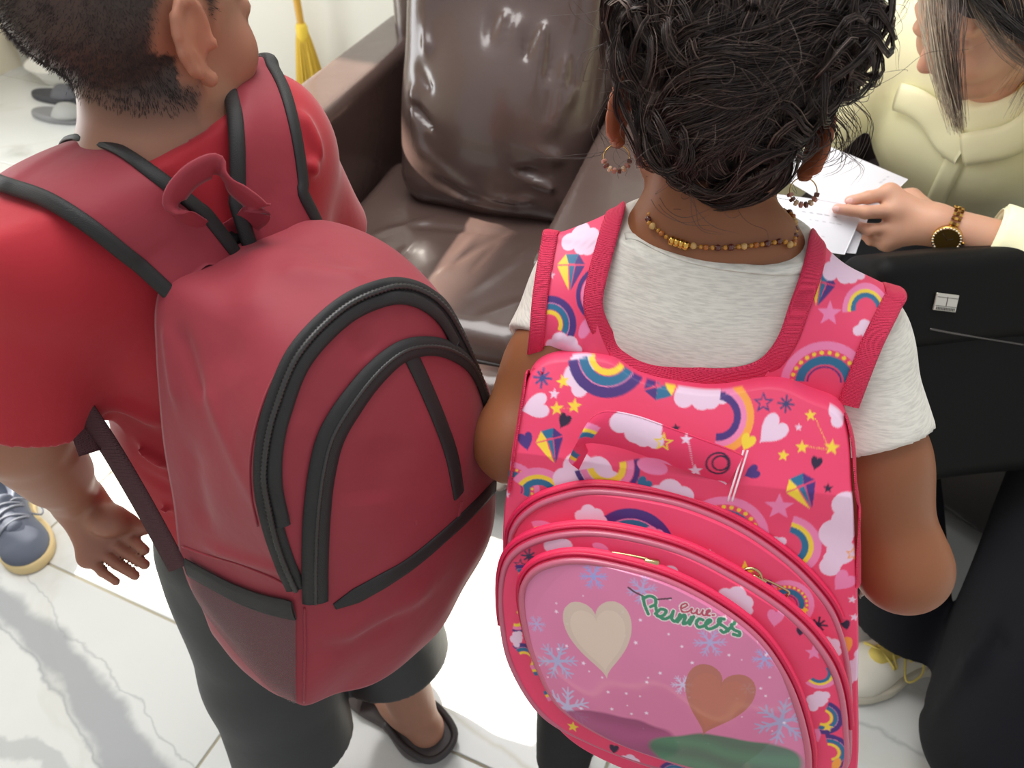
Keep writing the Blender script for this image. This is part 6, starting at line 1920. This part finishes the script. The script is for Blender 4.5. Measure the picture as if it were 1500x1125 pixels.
# creases pressed and raised in the cloth
def crease(V, segs):
    d = np.zeros(len(V))
    for a, b, w, h in segs:
        a = np.asarray(a); ab = np.asarray(b) - a
        t = np.clip((V - a) @ ab / (ab @ ab), 0, 1); d += h * np.exp(-((V - a - t[:, None] * ab) ** 2).sum(1) / w ** 2) * np.minimum(1, 4 * np.minimum(t, 1 - t) + .2)
    return V + (V - BF_.P(cF[0], cF[1], .04)) / np.linalg.norm(V - BF_.P(cF[0], cF[1], .04), axis=1, keepdims=True) * d[:, None]
b0 = BVHTree.FromPolygons([tuple(v) for v in V.tolist()], [tuple(q) for q in F.tolist()])
cr_ = lambda x, y: cast(b0, x, y)[0]
V = crease(V, [(cr_(330, 380), cr_(345, 560), .022, -.006), (cr_(380, 360), cr_(375, 470), .018, .005), (cr_(260, 470), cr_(300, 590), .009, -.006), (cr_(290, 540), cr_(400, 760), .008, .005), (cr_(245, 470), cr_(262, 600), .008, .005),
               (cr_(400, 400), cr_(540, 412), .012, .004), (cr_(440, 345), cr_(530, 395), .016, -.005), (cr_(560, 430), cr_(640, 470), .014, .004), (cr_(440, 600), cr_(400, 720), .012, .004), (cr_(520, 480), cr_(545, 520), .010, -.004),
               (cr_(470, 930), cr_(640, 850), .016, .005), (cr_(460, 960), cr_(600, 900), .014, -.005), (cr_(280, 640), cr_(300, 780), .016, -.004), (cr_(560, 640), cr_(540, 740), .03, -.005), (cr_(300, 800), cr_(420, 835), .006, .004)])
mesh('main_compartment', V, [tuple(q) for q in F.tolist()] + [tuple(range(NS))[::-1] if False else tuple(range(NS))] + [tuple(range((nR - 1) * NS, nR * NS))], M_BURG, rbag)
bvh_rb = BVHTree.FromPolygons([tuple(v) for v in V.tolist()], [tuple(q) for q in F.tolist()])
def on_bag(name, px, width, thick, m, n=90, lift=.0, parent=rbag, sm=4, across=5, dome=0.0):
    p, nn = cast_path(bvh_rb, px, n, smooth=sm)
    return band(name, p, nn, width, thick, m, parent, across=across, lift=lift, dome=dome), p, nn
# main zip round the arch
mz = [(434, 862), (418, 826), (400, 772), (388, 712), (390, 652), (404, 592), (437, 516), (500, 452), (560, 424), (605, 424), (645, 448), (672, 490), (694, 538), (712, 588)]
z, p, nn = on_bag('zip_tape', mz, .016, .0022, M_BLK, 260)
tube('zip_teeth', p + nn * .0030, .0024, M_ZIP, z, 6, ribs=.22)
on_bag('zip_flap', [(x + 15 * (565 - x) / math.hypot(565 - x, 720 - y), y + 15 * (720 - y) / math.hypot(565 - x, 720 - y)) for x, y in mz[2:-2]], .011, .0030, M_BLK, 160, .001)
# pocket: arched zip, closing strip, diagonal stay
pz = [(462, 880), (461, 830), (463, 760), (470, 695), (484, 640), (512, 592), (550, 545), (592, 513), (640, 508), (680, 528), (700, 560), (714, 600)]
z, p, nn = on_bag('zip_tape', pz, np.interp(np.linspace(0, 1, 220), [0, .5, .75, 1], [.021, .022, .016, .012]), .0026, M_BLK, 220, .001, dome=.001)
tube('zip_teeth', p + nn * .0042 , .0017, M_ZIP, z, 6, ribs=.22)
on_bag('pocket_strip', [(490, 888), (540, 862), (600, 826), (660, 776), (700, 738), (724, 712)], np.interp(np.linspace(0, 1, 90), [0, .12, .3, 1], [.006, .016, .017, .015]), .0024, M_BLK)
on_bag('diagonal_stay', [(602, 522), (622, 565), (645, 620), (662, 670), (672, 725)], .0145, .0020, M_BLK)
on_bag('pocket_seam', [(676, 735), (668, 770), (655, 790)], .004, .001, M_BURG)
# seam where the lower panel begins and the vertical front seam
for nm, px in (('seam', [(268, 800), (300, 812), (350, 826), (400, 846), (428, 862)]), ('seam', [(446, 890), (447, 940), (446, 990), (445, 1028)]), ('seam', [(440, 500), (398, 560), (372, 640), (367, 710), (378, 770)])):
    p, nn = cast_path(bvh_rb, px, 40, smooth=3); tube(nm, p + nn * .0006, .0011, M_BURG, rbag, 6)
# mesh side pocket with its elastic black hem
hem = [(279, 828), (310, 845), (350, 866), (395, 882), (434, 890)]
on_bag('pocket_hem', hem, .020, .0030, M_BLK, 60, .003)
def net_material():
    m = bpy.data.materials.new('pocket_net'); m.use_nodes = True; nt = m.node_tree; N = nt.nodes; L = nt.links
    b = N['Principled BSDF']; b.inputs['Base Color'].default_value = tuple(lin((92, 82, 84))) + (1,); b.inputs['Roughness'].default_value = .7
    a = N.new('ShaderNodeVertexColor'); a.layer_name = 'paint'           # u, v across the net
    w = []
    sep = N.new('ShaderNodeSeparateColor'); L.new(a.outputs[0], sep.inputs[0])
    for i, k in ((0, 380.0), (1, 380.0)):
        mu = N.new('ShaderNodeMath'); mu.operation = 'MULTIPLY'; mu.inputs[1].default_value = k; L.new(sep.outputs[i], mu.inputs[0])
        si = N.new('ShaderNodeMath'); si.operation = 'SINE'; L.new(mu.outputs[0], si.inputs[0]); w.append(si.outputs[0])
    mx = N.new('ShaderNodeMath'); mx.operation = 'MULTIPLY'; L.new(w[0], mx.inputs[0]); L.new(w[1], mx.inputs[1])
    mr = N.new('ShaderNodeMapRange'); mr.inputs[1].default_value = -.05; mr.inputs[2].default_value = .12; mr.inputs[3].default_value = .92; mr.inputs[4].default_value = .10
    L.new(mx.outputs[0], mr.inputs[0]); L.new(mr.outputs[0], b.inputs['Alpha'])
    return m
top_ = catmull([(281, 836), (310, 852), (350, 873), (395, 890), (434, 898)], 40)
bot_ = catmull([(288, 868), (315, 908), (352, 955), (398, 1002), (434, 1026)], 40)
rows = []
uvn = []
for i in range(40):
    r_ = []
    for j in range(40):
        t = j / 39; x, y = top_[i] * (1 - t) + bot_[i] * t
        l, n = cast(bvh_rb, x, y); r_.append(l + n * (.004 + .007 * math.sin(math.pi * min(1, t * 1.15)) * math.sin(math.pi * i / 39) ** .5)); uvn.append((i / 39, t, 0))
    rows.append(r_)
X = np.array(rows)
for _ in range(4): X[1:-1, 1:-1] = (X[:-2, 1:-1] + X[2:, 1:-1] + X[1:-1, :-2] + X[1:-1, 2:] + 4 * X[1:-1, 1:-1]) / 8
F = grid_faces(40, 40)
mesh('mesh_pocket', X.reshape(-1, 3), F, net_material(), rbag, cols=np.array(uvn))
# shoulder straps, padded, with black bound edges
Ob = np.array([*bl(0, 0, 0)[:2], 0.])
def padded(inner, outer, dd, foot, off=.011, thick=.012):
    X = strap_patch(inner, outer, 16, off + thick * .6, bvh_bs, dd)
    r0 = np.array([BF_.P(np.array([foot[0] * (1 - t) + foot[1] * t, (.436 - .012 * abs(2 * t - 1)) * BK, .012])) for t in np.linspace(0, 1, 9)])
    X = np.concatenate([r0[None], X[2:]])
    X = drape(X, bvh_bs, Ob, brt, bd, .93, off + thick * .5)
    o, Y, Z = sheet_from_rows('shoulder_strap', X, normals_of(X, BF_.n), thick, M_BURG, rbag, 130, 24, dome=.003)
    for j in (0, 23):
        p = Y[:, j] - Z[:, j] * thick * .45; band('binding', p, Z[:, j] * .9 + (Y[:, j] - Y[:, 12]) * 14, .0125, .0026, M_BLK, o, across=7, lift=.004, dome=.0015)
    return o, Y, Z
shl = b_sh_l * .62 + nb * .38
_, YbL, ZbL = padded([(330, 345), (285, 305), (230, 262), (170, 222), (115, 204)], [(240, 412), (190, 372), (130, 325), (70, 288), (8, 266)],
       -.02, (-.026, -.088))
shr = b_sh_r * .62 + nb * .38
_, YbR, ZbR = padded([(352, 330), (352, 260), (350, 200), (344, 150), (332, 108)], [(446, 320), (440, 250), (428, 180), (412, 125), (388, 82)],
       .03, (-.012, .054))
# carrying loop at the top
_ld = (BF_.P(-.02 * BK, .436 * BK, .005) - CC) @ CF
lp = [P(326, 356, _ld - .006), P(290, 338, _ld - .036), P(254, 300, _ld - .062), P(272, 264, _ld - .064), P(304, 244, _ld - .056), P(322, 246, _ld - .05), P(342, 272, _ld - .044), P(376, 302, _ld - .03), P(368, 322, _ld - .012), P(342, 340, _ld)]
c = catmull(lp, 80); t = tangents(c); nn = np.cross(t, CU * .5 - CF * .85 + 0 * t)
band('carry_loop', c, nn, .022, .003, M_BURG, rbag, across=5)
band('loop_base', catmull([P(296, 372, _ld), P(325, 352, _ld), P(352, 336, _ld + .01), P(376, 326, _ld + .02)], 30), np.array([nrm(BF_.v + BF_.n * .6)] * 30), .020, .004, M_BLK, rbag)
# webbing from the bag's foot under the arm to the strap
en = BF_.P(-.152, .135, .03)
c = catmull([P(266, 828, .72), P(215, 735, .71), P(165, 650, .70), P(118, 580, .69), P(100, 562, .705), shl + bd * .12 - ZUP * .17], 70)
nn = np.array([nrm(CC - q) * .7 - brt * .5 for q in c])
band('lower_strap', c, nn, .019, .002, mat('dark_webbing', (70, 34, 40), rough=0.6, wave=(300, 0.4, 0.0006)), rbag, across=5, lift=.006)
c = catmull([P(104, 572, .70), P(112, 600, .69), P(122, 635, .69), P(132, 664, .69)], 24)
band('strap_tail', c, np.array([nrm(CC - q) for q in c]), .018, .002, mat('dark_webbing'), rbag)
c = catmull([BF_.P(.15, .13, .02), BF_.P(.16, .2, -.06), BF_.P(.15, .26, -.14), shr + bd * .12 - ZUP * .18], 40)
band('lower_strap', c, np.array([nrm(BF_.u)] * 40), .019, .002, mat('dark_webbing'), rbag)

# ================================================================== JEWELLERY OF THE GIRL
bvh_g = bvh_of((GV, GF))
M_AMB = [mat('amber_bead', (206, 140, 44), rough=0.12, spec=0.7, trans=0.25), mat('garnet_bead', (86, 34, 26), rough=0.12, spec=0.7), mat('honey_bead', (222, 178, 110), rough=0.15, trans=0.3), mat('topaz_bead', (182, 104, 40), rough=0.12, trans=0.2)]
ncl = thing('necklace', 'amber and brown bead necklace with a gold clasp around the neck of the girl', 'necklace', P(1050, 355, .6))
npx = [(952, 322), (960, 332), (975, 346), (1000, 357), (1040, 363), (1080, 362), (1120, 358), (1150, 354), (1160, 358)]
p, nn = cast_path(bvh_g, npx, 120, smooth=4)
# close the string round the throat
back = p + nn * .0025
mid_ = gnb + ZUP * .04
e0, e1 = back[0], back[-1]; fr = gnb + gd * .062 + ZUP * .01
full = catmull(np.concatenate([back[::10], [back[-1]], [e1 + gd * .05 - grt * .005], [fr + grt * .03], [fr - grt * .03], [e0 + gd * .045 + grt * .004]]), 240, True)
tube('string', full, .0006, mat('necklace_string', (150, 110, 60), rough=0.6), ncl, 5, closed=True)
bead_me = {}
rngb = np.random.default_rng(2)
L_ = np.concatenate([[0], np.cumsum(np.linalg.norm(np.diff(full, axis=0), axis=1))])
s = .0; i = 0
while s < L_[-1] - .003:
    c = np.array([np.interp(s, L_, full[:, k]) for k in range(3)]); c2 = np.array([np.interp(min(s + .002, L_[-1]), L_, full[:, k]) for k in range(3)])
    kind = [1, 0, 2, 0, 3, 0, 1, 0][i % 8]; r = [.0021, .0029, .0030, .0026][kind] * rngb.uniform(.92, 1.08)
    if kind not in bead_me:
        o = lathe('bead', [(.0005, -.9), (.75, -.62), (1, 0), (.75, .62), (.0005, .9)], M_AMB[kind], ncl, 10); bead_me[kind] = o.data
    else:
        o = bpy.data.objects.new('bead', bead_me[kind]); COL.objects.link(o); o.parent = ncl; o.matrix_parent_inverse = wm(ncl).inverted()
    o.location = Vector(c); o.scale = (r, r, r); o.rotation_euler = Vector(c2 - c).to_track_quat('Z', 'Y').to_euler()
    s += r * 2.0; i += 1
cl0, cl1 = [np.array(cast(bvh_g, *q)[0]) + cast(bvh_g, *q)[1] * .0035 for q in ((986, 353), (1006, 360))]
ax = nrm(cl1 - cl0)
for k in range(4):
    lathe('clasp_ring', [(.0025, -.0025), (.0040, -.0012), (.0040, .0012), (.0025, .0025)], M_GOLD, ncl, 14, axes_from(ax)[[0, 2, 1]], cl0 + (cl1 - cl0) * k / 3)
def earring(lobe_px, centre_px, depth, label):
    c = centre_px - CU * .010; t = thing('hoop_earring', label, 'earring', c)
    rr = .0115; a0 = CR; a1 = CU
    tube('hoop', [c + (a0 * math.cos(a) + a1 * math.sin(a)) * rr for a in np.linspace(0, 6.2832, 40, endpoint=False)], .0005, M_GOLD, t, 6, closed=True)
    for k, a in enumerate(np.radians(np.linspace(195, 345, 8))):
        q = c + (a0 * math.cos(a) + a1 * math.sin(a)) * rr; tg = -a0 * math.sin(a) + a1 * math.cos(a)
        V, F = box_mesh(q, (.0021, .0021, .0015), axes_from(tg)[[0, 2, 1]], bev=.0006)
        mesh('bead', V, F, [mat('rose_bead', (176, 118, 104), rough=0.4), mat('brown_bead', (104, 62, 52), rough=0.4), mat('sand_bead', (208, 176, 142), rough=0.4)][k % 3], t, smooth=False)
earring(None, LOBES[1], 0, 'beaded hoop earring at the right ear of the girl')
earring(None, LOBES[-1], 0, 'beaded hoop earring at the left ear of the girl')
# collar of the grey shirt
p, nn = cast_path(bvh_gs, [(915, 346), (930, 346), (960, 362), (1000, 377), (1050, 388), (1100, 394), (1150, 396), (1180, 392)], 60, smooth=4)
band('collar', p, nn, .009, .0012, M_HEATH, girl, lift=-.0002)
